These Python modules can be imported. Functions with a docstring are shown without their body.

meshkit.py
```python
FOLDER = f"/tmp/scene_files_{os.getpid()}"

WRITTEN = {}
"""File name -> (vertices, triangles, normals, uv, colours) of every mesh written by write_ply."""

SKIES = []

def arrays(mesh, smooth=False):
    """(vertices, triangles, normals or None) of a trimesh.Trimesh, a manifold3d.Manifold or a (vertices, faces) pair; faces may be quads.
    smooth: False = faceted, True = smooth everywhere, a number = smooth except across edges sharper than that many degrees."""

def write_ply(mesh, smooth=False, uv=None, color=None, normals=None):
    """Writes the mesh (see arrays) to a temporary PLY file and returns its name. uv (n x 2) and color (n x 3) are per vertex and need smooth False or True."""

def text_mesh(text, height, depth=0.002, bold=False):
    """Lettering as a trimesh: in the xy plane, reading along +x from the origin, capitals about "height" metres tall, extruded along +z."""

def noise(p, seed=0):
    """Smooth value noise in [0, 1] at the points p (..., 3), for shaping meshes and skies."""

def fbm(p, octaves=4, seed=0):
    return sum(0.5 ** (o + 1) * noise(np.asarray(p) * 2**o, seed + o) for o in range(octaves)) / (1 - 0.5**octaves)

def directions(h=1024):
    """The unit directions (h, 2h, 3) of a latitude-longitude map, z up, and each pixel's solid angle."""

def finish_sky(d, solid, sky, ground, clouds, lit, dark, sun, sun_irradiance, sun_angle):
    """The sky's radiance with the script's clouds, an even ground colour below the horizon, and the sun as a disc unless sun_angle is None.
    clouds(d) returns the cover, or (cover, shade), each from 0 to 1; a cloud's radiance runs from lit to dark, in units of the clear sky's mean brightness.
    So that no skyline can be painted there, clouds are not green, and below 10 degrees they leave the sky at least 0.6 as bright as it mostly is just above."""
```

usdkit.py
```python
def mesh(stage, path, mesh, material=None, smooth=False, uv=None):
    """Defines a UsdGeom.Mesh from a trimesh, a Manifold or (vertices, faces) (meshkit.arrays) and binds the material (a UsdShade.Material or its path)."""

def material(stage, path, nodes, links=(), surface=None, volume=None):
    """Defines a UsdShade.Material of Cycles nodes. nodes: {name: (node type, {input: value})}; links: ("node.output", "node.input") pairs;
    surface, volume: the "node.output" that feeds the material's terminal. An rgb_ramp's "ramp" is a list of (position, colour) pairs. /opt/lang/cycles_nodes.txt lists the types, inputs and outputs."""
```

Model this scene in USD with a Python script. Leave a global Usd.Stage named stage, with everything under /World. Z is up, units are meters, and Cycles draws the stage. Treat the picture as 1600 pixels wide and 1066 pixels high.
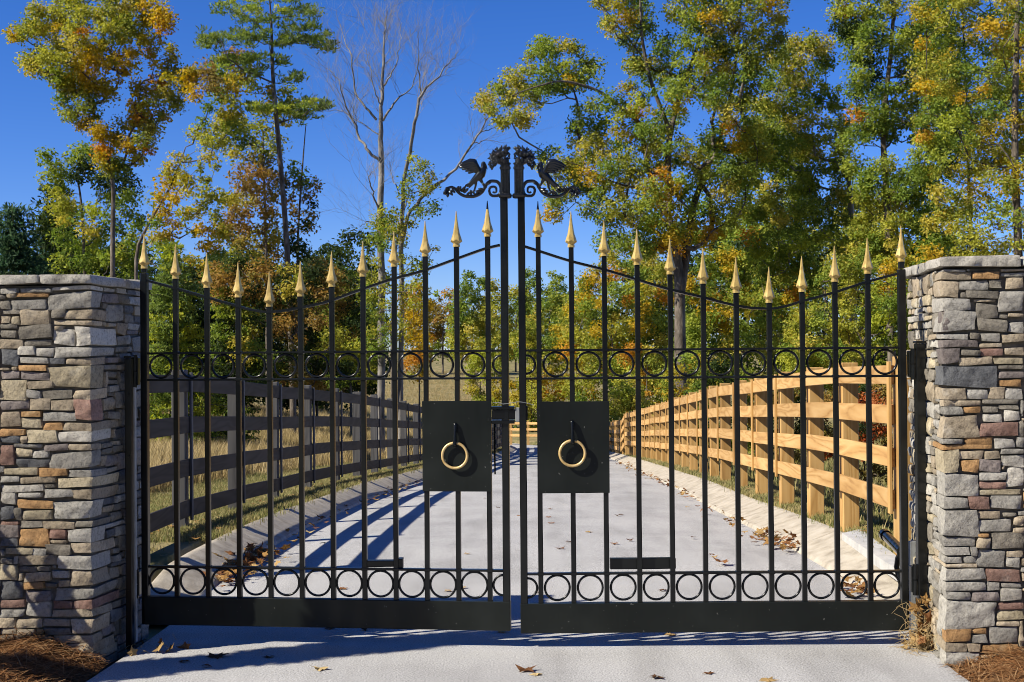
import math, re, random
import numpy as np
import trimesh, manifold3d, shapely
from shapely.geometry import Polygon, Point
from scipy.interpolate import PchipInterpolator as PI
from pxr import Usd, UsdGeom, UsdLux, UsdShade, Gf, Sdf, Vt
import usdkit, meshkit

stage = Usd.Stage.CreateInMemory()
UsdGeom.SetStageUpAxis(stage, 'Z')
UsdGeom.Xform.Define(stage, '/World')
UsdGeom.Scope.Define(stage, '/World/Looks')

# ------------------------------------------------------------------ camera, sky, sun
FPX = 2000.0                                   # focal length in pixels of the 1600 wide photograph
CAM = np.array([0, 0, 1.62])
_p, _r = math.radians(.43), math.radians(.44)
_R, FW, _U = np.array([1, 0, 0.]), np.array([0, math.cos(_p), math.sin(_p)]), np.array([0, -math.sin(_p), math.cos(_p)])
RT = math.cos(_r)*_R - math.sin(_r)*_U
UP = math.cos(_r)*_U + math.sin(_r)*_R
cam = UsdGeom.Camera.Define(stage, '/World/camera')
cam.CreateHorizontalApertureAttr(36.0); cam.CreateVerticalApertureAttr(24.0)
cam.CreateFocalLengthAttr(36.0*FPX/1600)
cam.CreateClippingRangeAttr(Gf.Vec2f(0.1, 5000))
cam.CreateExposureAttr(0.9)
M = np.eye(4); M[0, :3] = RT; M[1, :3] = UP; M[2, :3] = -FW; M[3, :3] = CAM
cam.AddTransformOp().Set(Gf.Matrix4d(*M.ravel().tolist()))

SUN_EL, SUN_AZ = math.radians(38.5), math.atan2(-0.924, -0.383)
sun_dir = np.array([math.cos(SUN_EL)*math.sin(SUN_AZ), math.cos(SUN_EL)*math.cos(SUN_AZ), math.sin(SUN_EL)])
dome = UsdLux.DomeLight.Define(stage, '/World/sky')
sky_mat = usdkit.material(stage, '/World/Looks/sky', {
    's': ('sky_texture', {'sky_type': 'single_scattering', 'sun_disc': False, 'sun_elevation': SUN_EL, 'sun_rotation': SUN_AZ,
                          'altitude': 1500.0, 'air_density': 1.0, 'aerosol_density': 0.03, 'ozone_density': 2.6}),
    'h': ('hsv', {'saturation': 1.3}), 't': ('mix_color', {'blend_type': 'multiply', 'fac': 1., 'b': (.82, .96, 1.52)}), 'b': ('background_shader', {'strength': 0.05})}, [('s.color', 'h.color'), ('h.color', 't.a'), ('t.result', 'b.color')], surface='b.background')
UsdShade.MaterialBindingAPI.Apply(dome.GetPrim()).Bind(sky_mat)
dome.GetPrim().SetCustomDataByKey('kind', 'structure')
sun = UsdLux.DistantLight.Define(stage, '/World/sun')
sun.CreateIntensityAttr(1.25); sun.CreateAngleAttr(0.5); sun.CreateNormalizeAttr(True)
sun.CreateColorAttr(Gf.Vec3f(1.0, 0.925, 0.79))
_z = sun_dir; _x = np.cross([0, 0, 1.], _z); _x /= np.linalg.norm(_x); _y = np.cross(_z, _x)
M = np.eye(4); M[0, :3] = _x; M[1, :3] = _y; M[2, :3] = _z
sun.AddTransformOp().Set(Gf.Matrix4d(*M.ravel().tolist()))

def P(px, py, d):                              # point seen at a pixel of the photograph, d metres in front
    v = FPX*FW + (px-800)*RT - (py-533)*UP
    return CAM + v*(d/v[1])
def P2(px, py, d):                             # the same for arrays
    px, py, d = np.broadcast_arrays(np.asarray(px, float), np.asarray(py, float), np.asarray(d, float))
    v = FPX*FW + (px-800)[..., None]*RT - (py-533)[..., None]*UP
    return CAM + v*(d/v[..., 1])[..., None]

# ------------------------------------------------------------------ helpers
rng = np.random.default_rng(7)
taken = {}
def numbered(parent, name):
    k = taken.get((parent, name), -1) + 1
    taken[(parent, name)] = k
    return f'{parent}/{name}' if k == 0 else f'{parent}/{name}_{k:03d}'
class Node:
    def __init__(s, path, org): s.path, s.org = path, np.asarray(org, float); s.prim = stage.GetPrimAtPath(path)
def tag(n, label=None, cat=None, group=None, kind=None):
    p = n.prim
    for k, v in (('label', label), ('category', cat), ('group', group), ('kind', kind)):
        if v: p.SetCustomDataByKey(k, v)
    return n
def thing(name, label, cat, loc=(0, 0, 0), group=None, kind=None):
    path = numbered('/World', name)
    x = UsdGeom.Xform.Define(stage, path); x.AddTranslateOp().Set(Gf.Vec3d(*map(float, loc)))
    return tag(Node(path, loc), label, cat, group, kind)
def arr(m):
    if isinstance(m, tuple): return np.asarray(m[0], float), np.asarray(m[1], int)
    v, f, _ = meshkit.arrays(m); return v, f
def part(name, m, mat, parent=None, smooth=False, col=None, label=None):
    """one Mesh prim; m in world coordinates"""
    v, f = arr(m)
    if f.shape[1] == 4: f = np.vstack([f[:, [0, 1, 2]], f[:, [0, 2, 3]]])
    par = parent.path if parent else '/World'
    org = parent.org if parent else np.zeros(3)
    path = numbered(par, name)
    g = usdkit.mesh(stage, path, (v-org, f), mat, smooth)
    if col is not None:
        UsdGeom.PrimvarsAPI(g).CreatePrimvar('leafcolor', Sdf.ValueTypeNames.Color3fArray, 'vertex').Set(Vt.Vec3fArray.FromNumpy(np.asarray(col, np.float32)))
    n = Node(path, org)
    if label: tag(n, label)
    return n
def struct(name, m, mat, label=None, smooth=False):
    return tag(part(name, m, mat, None, smooth), label, None, None, 'structure')
class MB:
    def __init__(s): s.v, s.f, s.n = [], [], 0
    def add(s, v, f):
        v, f = np.asarray(v, float), np.asarray(f, int)
        if f.shape[1] == 4: f = np.vstack([f[:, [0, 1, 2]], f[:, [0, 2, 3]]])
        s.v.append(v); s.f.append(f+s.n); s.n += len(v); return s
    def m(s, mesh): return s.add(*arr(mesh))
    def get(s): return np.vstack(s.v), np.vstack(s.f)
def boxm(x0, x1, y0, y1, z0, z1, ch=0.0):
    if ch:
        pts = []
        for i, j, k in np.ndindex(2, 2, 2):
            c = np.array([(x0, x1)[i], (y0, y1)[j], (z0, z1)[k]]); s = np.array([1-2*i, 1-2*j, 1-2*k])*ch
            for a in range(3):
                q = c + s; q[a] = c[a]; pts.append(q)
        return trimesh.convex.convex_hull(np.array(pts))
    return trimesh.creation.box(bounds=[[x0, y0, z0], [x1, y1, z1]])
def hexa(c8):                                   # 8 corners, bottom 4 then top 4, counter-clockwise
    return np.asarray(c8, float), np.array([[0, 3, 2, 1], [4, 5, 6, 7], [0, 1, 5, 4], [1, 2, 6, 5], [2, 3, 7, 6], [3, 0, 4, 7]])
def beam(a, b, w, h, up=(0, 0, 1), ch=0):       # box from a to b, w sideways, h along up
    a, b, up = np.asarray(a, float), np.asarray(b, float), np.asarray(up, float)
    t = (b-a)/np.linalg.norm(b-a); s = np.cross(t, up); s /= np.linalg.norm(s); u = np.cross(s, t)
    c = [p + s*w/2*i + u*h/2*j for j in (-1, 1) for p, i in ((a, -1), (a, 1), (b, 1), (b, -1))]
    if ch:
        L = np.linalg.norm(b-a); m = boxm(-w/2, w/2, 0, L, -h/2, h/2, ch)
        v = np.array(m.vertices); return a + v[:, :1]*s + v[:, 1:2]*t + v[:, 2:]*u, np.array(m.faces)
    return hexa(c)
def tube(p, r, n=6, caps=True):
    p = np.asarray(p, float); r = np.broadcast_to(r, (len(p),)).astype(float)
    t = np.gradient(p, axis=0); t /= np.linalg.norm(t, axis=1, keepdims=True)+1e-12
    ref = np.array([0.31, 0.95, 0.05]) if abs(t[:, 2]).mean() > .6 else np.array([0.05, 0.1, 1.0])
    a = np.cross(t, ref); a /= np.linalg.norm(a, axis=1, keepdims=True)+1e-12; b = np.cross(t, a)
    an = np.arange(n)*2*np.pi/n
    v = p[:, None] + r[:, None, None]*(np.cos(an)[None, :, None]*a[:, None] + np.sin(an)[None, :, None]*b[:, None])
    i, j = np.meshgrid(np.arange(len(p)-1), np.arange(n), indexing='ij')
    q = np.stack([i*n+j, i*n+(j+1) % n, (i+1)*n+(j+1) % n, (i+1)*n+j], -1).reshape(-1, 4)
    f = np.vstack([q[:, [0, 1, 2]], q[:, [0, 2, 3]]]); v = v.reshape(-1, 3)
    if caps:
        v = np.vstack([v, p[:1], p[-1:]]); m = len(v); L = (len(p)-1)*n; k = np.arange(n)
        f = np.vstack([f, np.stack([np.full(n, m-2), (k+1) % n, k], 1), np.stack([np.full(n, m-1), L+k, L+(k+1) % n], 1)])
    return v, f
def hull(pts_r, res=10):
    M3 = manifold3d.Manifold
    out = M3()
    for chain in pts_r:
        for (a, ra), (b, rb) in zip(chain[:-1], chain[1:]):
            out += M3.batch_hull([M3.sphere(ra, res).translate([float(x) for x in a]), M3.sphere(rb, res).translate([float(x) for x in b])])
    return out
def sphere_at(c, r, sub=1):
    m = trimesh.creation.icosphere(sub, r); return np.array(m.vertices)+np.asarray(c), np.array(m.faces)

# ------------------------------------------------------------------ materials
L = '/World/Looks/'
def mat(name, nodes, links, surface='p.BSDF'): return usdkit.material(stage, L+name, nodes, links, surface=surface)
def noisy(name, ramp, scale=6, detail=5, rough=.7, bump=.3, bscale=40, bdist=.01, spec=.4, vscale=(1, 1, 1), obj=0.0, metallic=0, extra=None):
    n = {'g': ('geometry', {}), 'mp': ('mapping', {'scale': vscale}), 'n': ('noise_texture', {'scale': scale, 'detail': detail, 'roughness': .6}),
         'r': ('rgb_ramp', {'ramp': ramp}), 'p': ('principled_bsdf', {'roughness': rough, 'specular_ior_level': spec, 'metallic': metallic})}
    l = [('g.position', 'mp.vector'), ('mp.vector', 'n.vector'), ('n.fac', 'r.fac')]
    c = 'r.color'
    if obj:
        n['oi'] = ('object_info', {}); n['mr'] = ('map_range', {'from_min': 0., 'from_max': 1., 'to_min': 1-obj, 'to_max': 1+obj})
        n['h'] = ('hsv', {}); l += [('oi.random', 'mr.value'), ('mr.result', 'h.value'), (c, 'h.color')]; c = 'h.color'
    l.append((c, 'p.base_color'))
    if bump:
        n['bn'] = ('noise_texture', {'scale': bscale, 'detail': 6, 'roughness': .65}); n['b'] = ('bump', {'strength': bump, 'distance': bdist})
        l += [('mp.vector', 'bn.vector'), ('bn.fac', 'b.height'), ('b.normal', 'p.normal')]
    return mat(name, n, l)

STONE = {}
for k, (c1, c2, c3) in dict(
        g=((.19, .18, .16), (.355, .340, .305), (.46, .43, .37)), b=((.06, .065, .072), (.125, .13, .138), (.20, .195, .185)),
        d=((.12, .105, .085), (.22, .20, .165), (.30, .27, .22)), t=((.22, .175, .12), (.39, .325, .235), (.47, .42, .34)),
        o=((.19, .10, .045), (.38, .225, .10), (.45, .33, .19)), r=((.16, .085, .065), (.28, .175, .14), (.38, .30, .26)),
        w=((.33, .315, .275), (.49, .465, .41), (.55, .51, .44)), y=((.28, .235, .15), (.43, .37, .255), (.50, .46, .37)),
        p=((.13, .105, .10), (.26, .225, .21), (.35, .32, .30))).items():
    n = {'g': ('geometry', {}), 'n': ('noise_texture', {'scale': 9., 'detail': 6, 'roughness': .62}), 'n2': ('noise_texture', {'scale': 60., 'detail': 4, 'roughness': .7}),
         'r': ('rgb_ramp', {'ramp': [(.28, c1), (.47, c2), (.58, c2), (.74, c3)]}), 'mx': ('mix_color', {'blend_type': 'multiply', 'fac': .85}),
         'r2': ('rgb_ramp', {'ramp': [(.3, (.38, .36, .33)), (.48, (.95, .95, .95)), (.72, (1.25, 1.22, 1.16))]}),
         'oi': ('object_info', {}), 'mr': ('map_range', {'to_min': .64, 'to_max': 1.04}), 'h': ('hsv', {'saturation': 1.0}),
         'bn': ('noise_texture', {'scale': 48., 'detail': 8, 'roughness': .72}), 'b': ('bump', {'strength': .6, 'distance': .012}),
         'p': ('principled_bsdf', {'roughness': .85, 'specular_ior_level': .25})}
    STONE[k] = mat('stone_'+{'g': 'grey', 'b': 'slate', 'd': 'dun', 't': 'tan', 'o': 'ochre', 'r': 'red', 'w': 'pale', 'y': 'buff', 'p': 'mauve'}[k], n,
                   [('g.position', 'n.vector'), ('g.position', 'n2.vector'), ('n.fac', 'r.fac'), ('n2.fac', 'r2.fac'), ('r.color', 'mx.a'), ('r2.color', 'mx.b'),
                    ('oi.random', 'mr.value'), ('mr.result', 'h.value'), ('mx.result', 'h.color'), ('h.color', 'p.base_color'),
                    ('g.position', 'bn.vector'), ('bn.fac', 'b.height'), ('b.normal', 'p.normal')])
m_core = noisy('mortar', [(.3, (.07, .063, .053)), (.7, (.15, .134, .11))], 30)
m_iron = noisy('black_iron', [(.35, (.003, .0035, .004)), (.7, (.008, .009, .009))], 5, rough=.24, bump=.06, bscale=30, bdist=.004, spec=.32)
m_panel = mat('black_panel', {'g': ('geometry', {}), 'n': ('noise_texture', {'scale': 2.2, 'detail': 5}), 'r': ('rgb_ramp', {'ramp': [(.3, (.005, .0065, .006)), (.5, (.008, .010, .009)), (.75, (.016, .019, .0175))]}),
    'n2': ('noise_texture', {'scale': 62., 'detail': 2}), 'r2': ('rgb_ramp', {'ramp': [(.735, (0, 0, 0)), (.77, (.6, .6, .6))]}), 'mx': ('mix_color', {'b': (.17, .17, .16)}),
    'mp': ('mapping', {'scale': (1, 1, .12)}), 'n3': ('noise_texture', {'scale': 9., 'detail': 4}), 'rr': ('map_range', {'from_min': .3, 'from_max': .7, 'to_min': .26, 'to_max': .46}),
    'b': ('bump', {'strength': .12, 'distance': .004}), 'p': ('principled_bsdf', {'specular_ior_level': .22})},
    [('g.position', 'n.vector'), ('n.fac', 'r.fac'), ('g.position', 'n2.vector'), ('n2.fac', 'r2.fac'), ('r.color', 'mx.a'), ('r2.color', 'mx.fac'), ('mx.result', 'p.base_color'), ('g.position', 'mp.vector'), ('mp.vector', 'n3.vector'), ('n3.fac', 'rr.value'), ('rr.result', 'p.roughness'), ('n.fac', 'b.height'), ('b.normal', 'p.normal')])
m_cast = noisy('black_casting', [(.35, (.005, .006, .007)), (.7, (.012, .013, .014))], 9, rough=.12, bump=0, bscale=90, bdist=.003, spec=.5)
m_gold = noisy('gold_paint', [(.3, (.30, .205, .06)), (.5, (.47, .335, .105)), (.75, (.55, .41, .16))], 26, obj=.14, rough=.46, bump=.15, bscale=120, bdist=.002, metallic=.35)
m_brass = noisy('brass_ring', [(.3, (.40, .26, .09)), (.5, (.60, .42, .18)), (.75, (.66, .50, .26))], 30, rough=.4, bump=.1, bscale=120, bdist=.002, metallic=.4)
m_steel = noisy('grey_steel', [(.3, (.16, .17, .175)), (.7, (.25, .26, .26))], 12, rough=.5, bump=.1)
m_clabel = mat('plain_grey', {'p': ('principled_bsdf', {'base_color': (.3, .3, .3)})}, [])

def road_mat():
    n = {'g': ('geometry', {}), 'n1': ('noise_texture', {'scale': 108., 'detail': 3, 'roughness': .8}), 'r1': ('rgb_ramp', {'ramp': [(.30, (.12, .12, .12)), (.44, (.80, .80, .80)), (.56, (1.12, 1.12, 1.12)), (.68, (1.7, 1.7, 1.68))]}),
         'n2': ('noise_texture', {'scale': .9, 'detail': 5, 'roughness': .6}), 'r2': ('rgb_ramp', {'ramp': [(.3, (.290, .288, .284)), (.5, (.352, .350, .346)), (.72, (.392, .388, .380))]}),
         'mp': ('mapping', {'scale': (2.2, .35, 1)}), 'n3': ('noise_texture', {'scale': 1.6, 'detail': 4}), 'r3': ('rgb_ramp', {'ramp': [(.3, (.76, .755, .75)), (.52, (1, 1, 1))]}),
         'm1': ('mix_color', {'blend_type': 'multiply', 'fac': 1.}), 'm2': ('mix_color', {'blend_type': 'multiply', 'fac': .8}),
         'b': ('bump', {'strength': .35, 'distance': .006}), 'p': ('principled_bsdf', {'roughness': .85, 'specular_ior_level': .3})}
    return mat('driveway', n, [('g.position', 'n1.vector'), ('n1.fac', 'r1.fac'), ('g.position', 'n2.vector'), ('n2.fac', 'r2.fac'), ('g.position', 'mp.vector'), ('mp.vector', 'n3.vector'),
                               ('n3.fac', 'r3.fac'), ('r2.color', 'm1.a'), ('r1.color', 'm1.b'), ('m1.result', 'm2.a'), ('r3.color', 'm2.b'), ('m2.result', 'p.base_color'), ('n1.fac', 'b.height'), ('b.normal', 'p.normal')])
m_road = road_mat()
m_kerb = noisy('kerb_concrete', [(.3, (.23, .20, .155)), (.5, (.355, .318, .255)), (.72, (.43, .39, .325))], 7, 6, rough=.9, bump=.5, bscale=55, bdist=.012, vscale=(1, 1, 1))
m_slab = noisy('pale_concrete', [(.3, (.32, .32, .31)), (.7, (.47, .46, .44))], 9, rough=.9, bump=.3)
m_ground = noisy('ground_soil', [(.28, (.055, .062, .022)), (.42, (.13, .125, .05)), (.55, (.24, .195, .095)), (.75, (.31, .24, .13))], .9, 8, rough=.95, bump=.6, bscale=12, bdist=.05, spec=.1)
m_mulch = noisy('pine_straw_bed', [(.3, (.05, .025, .012)), (.5, (.16, .075, .03)), (.7, (.28, .14, .06))], 45, 6, rough=.95, bump=.8, bscale=70, bdist=.02, spec=.1)
def wood(name, dark, mid, light, vs, rough=.65, spec=.3):
    n = {'g': ('geometry', {}), 'oi': ('object_info', {}), 'vm': ('vector_math', {'math_type': 'multiply_add', 'vector2': vs}), 'cx': ('combine_xyz', {}), 'ml': ('math', {'math_type': 'multiply', 'value2': 37.}),
         'n': ('noise_texture', {'scale': 5., 'detail': 2, 'roughness': .4, 'distortion': .6}), 'm20': ('math', {'math_type': 'multiply', 'value2': 7.}), 'fr': ('math', {'math_type': 'pingpong', 'value2': .5}),
         'nf': ('noise_texture', {'scale': 60., 'detail': 3}), 'ad': ('math', {'math_type': 'multiply_add', 'value2': .35}),
         'r': ('rgb_ramp', {'ramp': [(.05, dark), (.3, mid), (.75, light)]}),
         'mr': ('map_range', {'to_min': .82, 'to_max': 1.15}), 'h': ('hsv', {}), 'b': ('bump', {'strength': .2, 'distance': .004}), 'p': ('principled_bsdf', {'roughness': rough, 'specular_ior_level': spec})}
    return mat(name, n, [('oi.random', 'ml.value1'), ('ml.value', 'cx.x'), ('ml.value', 'cx.z'), ('g.position', 'vm.vector1'), ('cx.vector', 'vm.vector3'), ('vm.vector', 'n.vector'), ('n.fac', 'm20.value1'), ('m20.value', 'fr.value1'),
                         ('vm.vector', 'nf.vector'), ('nf.fac', 'ad.value1'), ('fr.value', 'ad.value3'), ('ad.value', 'r.fac'), ('r.color', 'h.color'), ('oi.random', 'mr.value'), ('mr.result', 'h.value'), ('h.color', 'p.base_color'), ('fr.value', 'b.height'), ('b.normal', 'p.normal')])
m_pine_h = wood('pine_board', (.25, .125, .038), (.40, .232, .082), (.50, .32, .135), (1, .12, 1))
m_pine_v = wood('pine_post', (.27, .14, .038), (.37, .215, .07), (.45, .285, .11), (1, 1, .1))
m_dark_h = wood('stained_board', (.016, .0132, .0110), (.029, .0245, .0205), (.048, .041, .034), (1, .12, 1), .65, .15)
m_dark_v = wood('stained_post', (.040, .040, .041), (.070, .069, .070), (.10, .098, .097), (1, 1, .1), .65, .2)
m_bark = noisy('bark', [(.3, (.045, .036, .028)), (.5, (.11, .092, .073)), (.72, (.22, .19, .155))], 7, 6, rough=.95, bump=.8, bscale=14, bdist=.05, vscale=(1, 1, .35), spec=.1)
m_bark_pale = noisy('pale_bark', [(.3, (.07, .065, .058)), (.5, (.175, .163, .147)), (.72, (.30, .285, .26))], 5, 6, rough=.95, bump=.6, bscale=12, bdist=.04, vscale=(1, 1, .35), spec=.1)
def leafmat(name, trans=.42, rough=.55, spec=.12):
    n = {'a': ('attribute', {'attribute': 'leafcolor'}), 'g': ('geometry', {}), 'mr': ('map_range', {'to_min': .80, 'to_max': 1.2}), 'h': ('hsv', {}),
         'p': ('principled_bsdf', {'roughness': rough, 'specular_ior_level': spec}), 'h2': ('hsv', {'value': 1.25, 'saturation': 1.1}), 't': ('translucent_bsdf', {}), 'm': ('mix_closure', {'fac': trans})}
    return mat(name, n, [('a.color', 'h.color'), ('g.random_per_island', 'mr.value'), ('mr.result', 'h.value'), ('h.color', 'p.base_color'), ('h.color', 'h2.color'), ('h2.color', 't.color'),
                         ('p.BSDF', 'm.closure1'), ('t.BSDF', 'm.closure2')], 'm.closure')
m_leaf = leafmat('foliage')
m_dry = leafmat('dry_leaf', .15, .85, .05)
def bladem(name, ramp):
    n = {'oi': ('object_info', {}), 'g': ('geometry', {}), 'ns': ('noise_texture', {'scale': .35, 'detail': 4}), 'mx': ('mix_float', {'fac': .5}), 'r': ('rgb_ramp', {'ramp': ramp}),
         'p': ('principled_bsdf', {'roughness': .6, 'specular_ior_level': .2}), 't': ('translucent_bsdf', {}), 'm': ('mix_closure', {'fac': .3})}
    return mat(name, n, [('oi.random', 'mx.a'), ('g.position', 'ns.vector'), ('ns.fac', 'mx.b'), ('mx.result', 'r.fac'), ('r.color', 'p.base_color'), ('r.color', 't.color'), ('p.BSDF', 'm.closure1'), ('t.BSDF', 'm.closure2')], 'm.closure')
m_lawn = bladem('lawn_blade', [(.2, (.11, .14, .034)), (.42, (.21, .21, .068)), (.58, (.32, .27, .11)), (.8, (.42, .33, .16))])
m_field = bladem('field_blade', [(.2, (.25, .20, .075)), (.45, (.37, .28, .12)), (.6, (.43, .33, .155)), (.85, (.48, .38, .2))])

# ------------------------------------------------------------------ the lie of the land
ZR = PI([-30, 0, 7, 9, 10.6, 11.8, 15, 18, 23, 50, 65, 80, 100, 140, 260, 420, 1500], [0, 0, 0, 0, -.04, -.09, -.26, -.41, -.72, -2.5, -3.35, -4.1, -4.3, -3.6, -.3, 1.2, 2.0])
RL = PI([-30, 1, 4, 6.3, 8, 9, 12.5, 16.7, 23.2, 32, 42.7, 55, 65, 72, 78, 84], [-9, -3.6, -2.7, -2.12, -2.05, -2.08, -2.07, -1.95, -1.66, -1.2, -.69, -.1, .2, -.3, -2.2, -6])
RR = PI([-30, 1, 4, 6.3, 8, 9, 12.5, 20.2, 30, 40, 47, 58, 66, 72, 78, 84], [9, 3.6, 2.7, 2.2, 2.3, 2.3, 2.31, 2.5, 2.85, 3.25, 3.42, 3.4, 2.9, 2.0, .3, -3])
SL = PI([0, 8, 12, 20, 60, 100, 160, 1500], [0, 0, .005, .035, .235, .14, .03, 0])
def ground_z(x, y):
    x, y = np.asarray(x, float), np.asarray(y, float)
    yc = np.clip(y, -30, 1500)
    base = ZR(yc) + .15*np.clip((yc-8.3)/.6, 0, 1)
    off = np.maximum(-x-4, 0) + np.maximum(x-5, 0)*.6
    rise = SL(yc)*15*np.tanh(off/15)
    inside = (x > RL(np.clip(yc, -30, 84))-.36) & (x < RR(np.clip(yc, -30, 84))+.45) & (yc < 84)
    wob = .05*(meshkit.fbm(np.stack([x*.35, yc*.35, 0*x], -1), 3)-.5)*np.clip((yc-9)/3, 0, 1)*np.clip((abs(x-.3)-2.8), 0, 1)
    return np.where(inside, ZR(yc)-.06, base+rise+wob-.0*inside)
ys = np.unique(np.concatenate([np.linspace(-30, 5, 15), np.linspace(5, 30, 101), np.linspace(30, 100, 100), np.linspace(100, 300, 60), np.geomspace(300, 1500, 16)]))
xs = np.unique(np.concatenate([-np.geomspace(6, 1200, 26), np.linspace(-6, 6, 121), np.geomspace(6, 1200, 26)]))
X, Y = np.meshgrid(xs, ys); V = np.stack([X, Y, ground_z(X, Y)], -1).reshape(-1, 3)
V[:, 2] -= np.where((V[:, 1] < 8.3), .03, 0)
nx = len(xs); i, j = np.meshgrid(np.arange(len(ys)-1), np.arange(nx-1), indexing='ij')
Q = np.stack([i*nx+j, i*nx+j+1, (i+1)*nx+j+1, (i+1)*nx+j], -1).reshape(-1, 4)
struct('ground', (V, Q), m_ground, 'grassy and leaf littered ground rising to the woods and far field', smooth=True)
# the drive
ry = np.concatenate([np.linspace(-30, 3, 12), np.linspace(3.4, 30, 90), np.linspace(30.6, 84, 80)])
rows = []
for y in ry:
    a, b = RL(y), RR(y)
    rows.append(np.stack([np.linspace(a, b, 13), np.full(13, y), ZR(y) + .03*(1-np.linspace(-1, 1, 13)**2)*(y > 9.5)], 1))
V = np.vstack(rows); i, j = np.meshgrid(np.arange(len(ry)-1), np.arange(12), indexing='ij')
Q = np.stack([i*13+j, i*13+j+1, (i+1)*13+j+1, (i+1)*13+j], -1).reshape(-1, 4)
struct('driveway', (V, Q), m_road, 'pale grey paved drive running through the gate and downhill', smooth=True)
# kerbs: rolled sections with joints
def kerb(side, y0, y1, w, label):
    t = thing('kerb', label, 'kerb', (0, 0, 0), None, 'structure')
    E = RL if side < 0 else RR
    prof = [(-.04, -.12), (0, 0.0), (.02, .035), (.55*w, .105), (w-.07, .15), (w-.02, .155), (w, .14), (w, -.12)]
    seg = 3.0 if side < 0 else 2.6
    y = y0
    while y < y1:
        yy = np.linspace(y+.004, min(y+seg, y1)-.004, 7)
        vs = []
        for q in yy:
            d = (float(E(q+.05))-float(E(q-.05)))/.1; nrm = np.array([side*1.0, -side*d, 0])/math.hypot(1, d)
            for o, h in prof:
                b = np.array([float(E(q)), q, float(ZR(q))]) + nrm*o; b[2] += h*min(1, .35+max(0, (q-8.1)/1.2)); vs.append(b)
        n = len(prof); i, j = np.meshgrid(np.arange(6), np.arange(n-1), indexing='ij')
        q4 = np.stack([i*n+j, i*n+j+1, (i+1)*n+j+1, (i+1)*n+j], -1).reshape(-1, 4)
        if side < 0: q4 = q4[:, ::-1]
        caps = np.array([[k, k+1, n-1] for k in range(n-2)]); f = np.vstack([q4[:, [0, 1, 2]], q4[:, [0, 2, 3]], caps, caps[:, ::-1]+6*n])
        part('kerb_section', (np.array(vs), f), m_kerb, t, smooth=40)
        y += seg
kerb(-1, 7.95, 70, .34, 'grey rolled concrete kerb along the left edge of the drive')
kerb(1, 7.95, 70, .41, 'buff rolled concrete kerb along the right edge of the drive')

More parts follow.
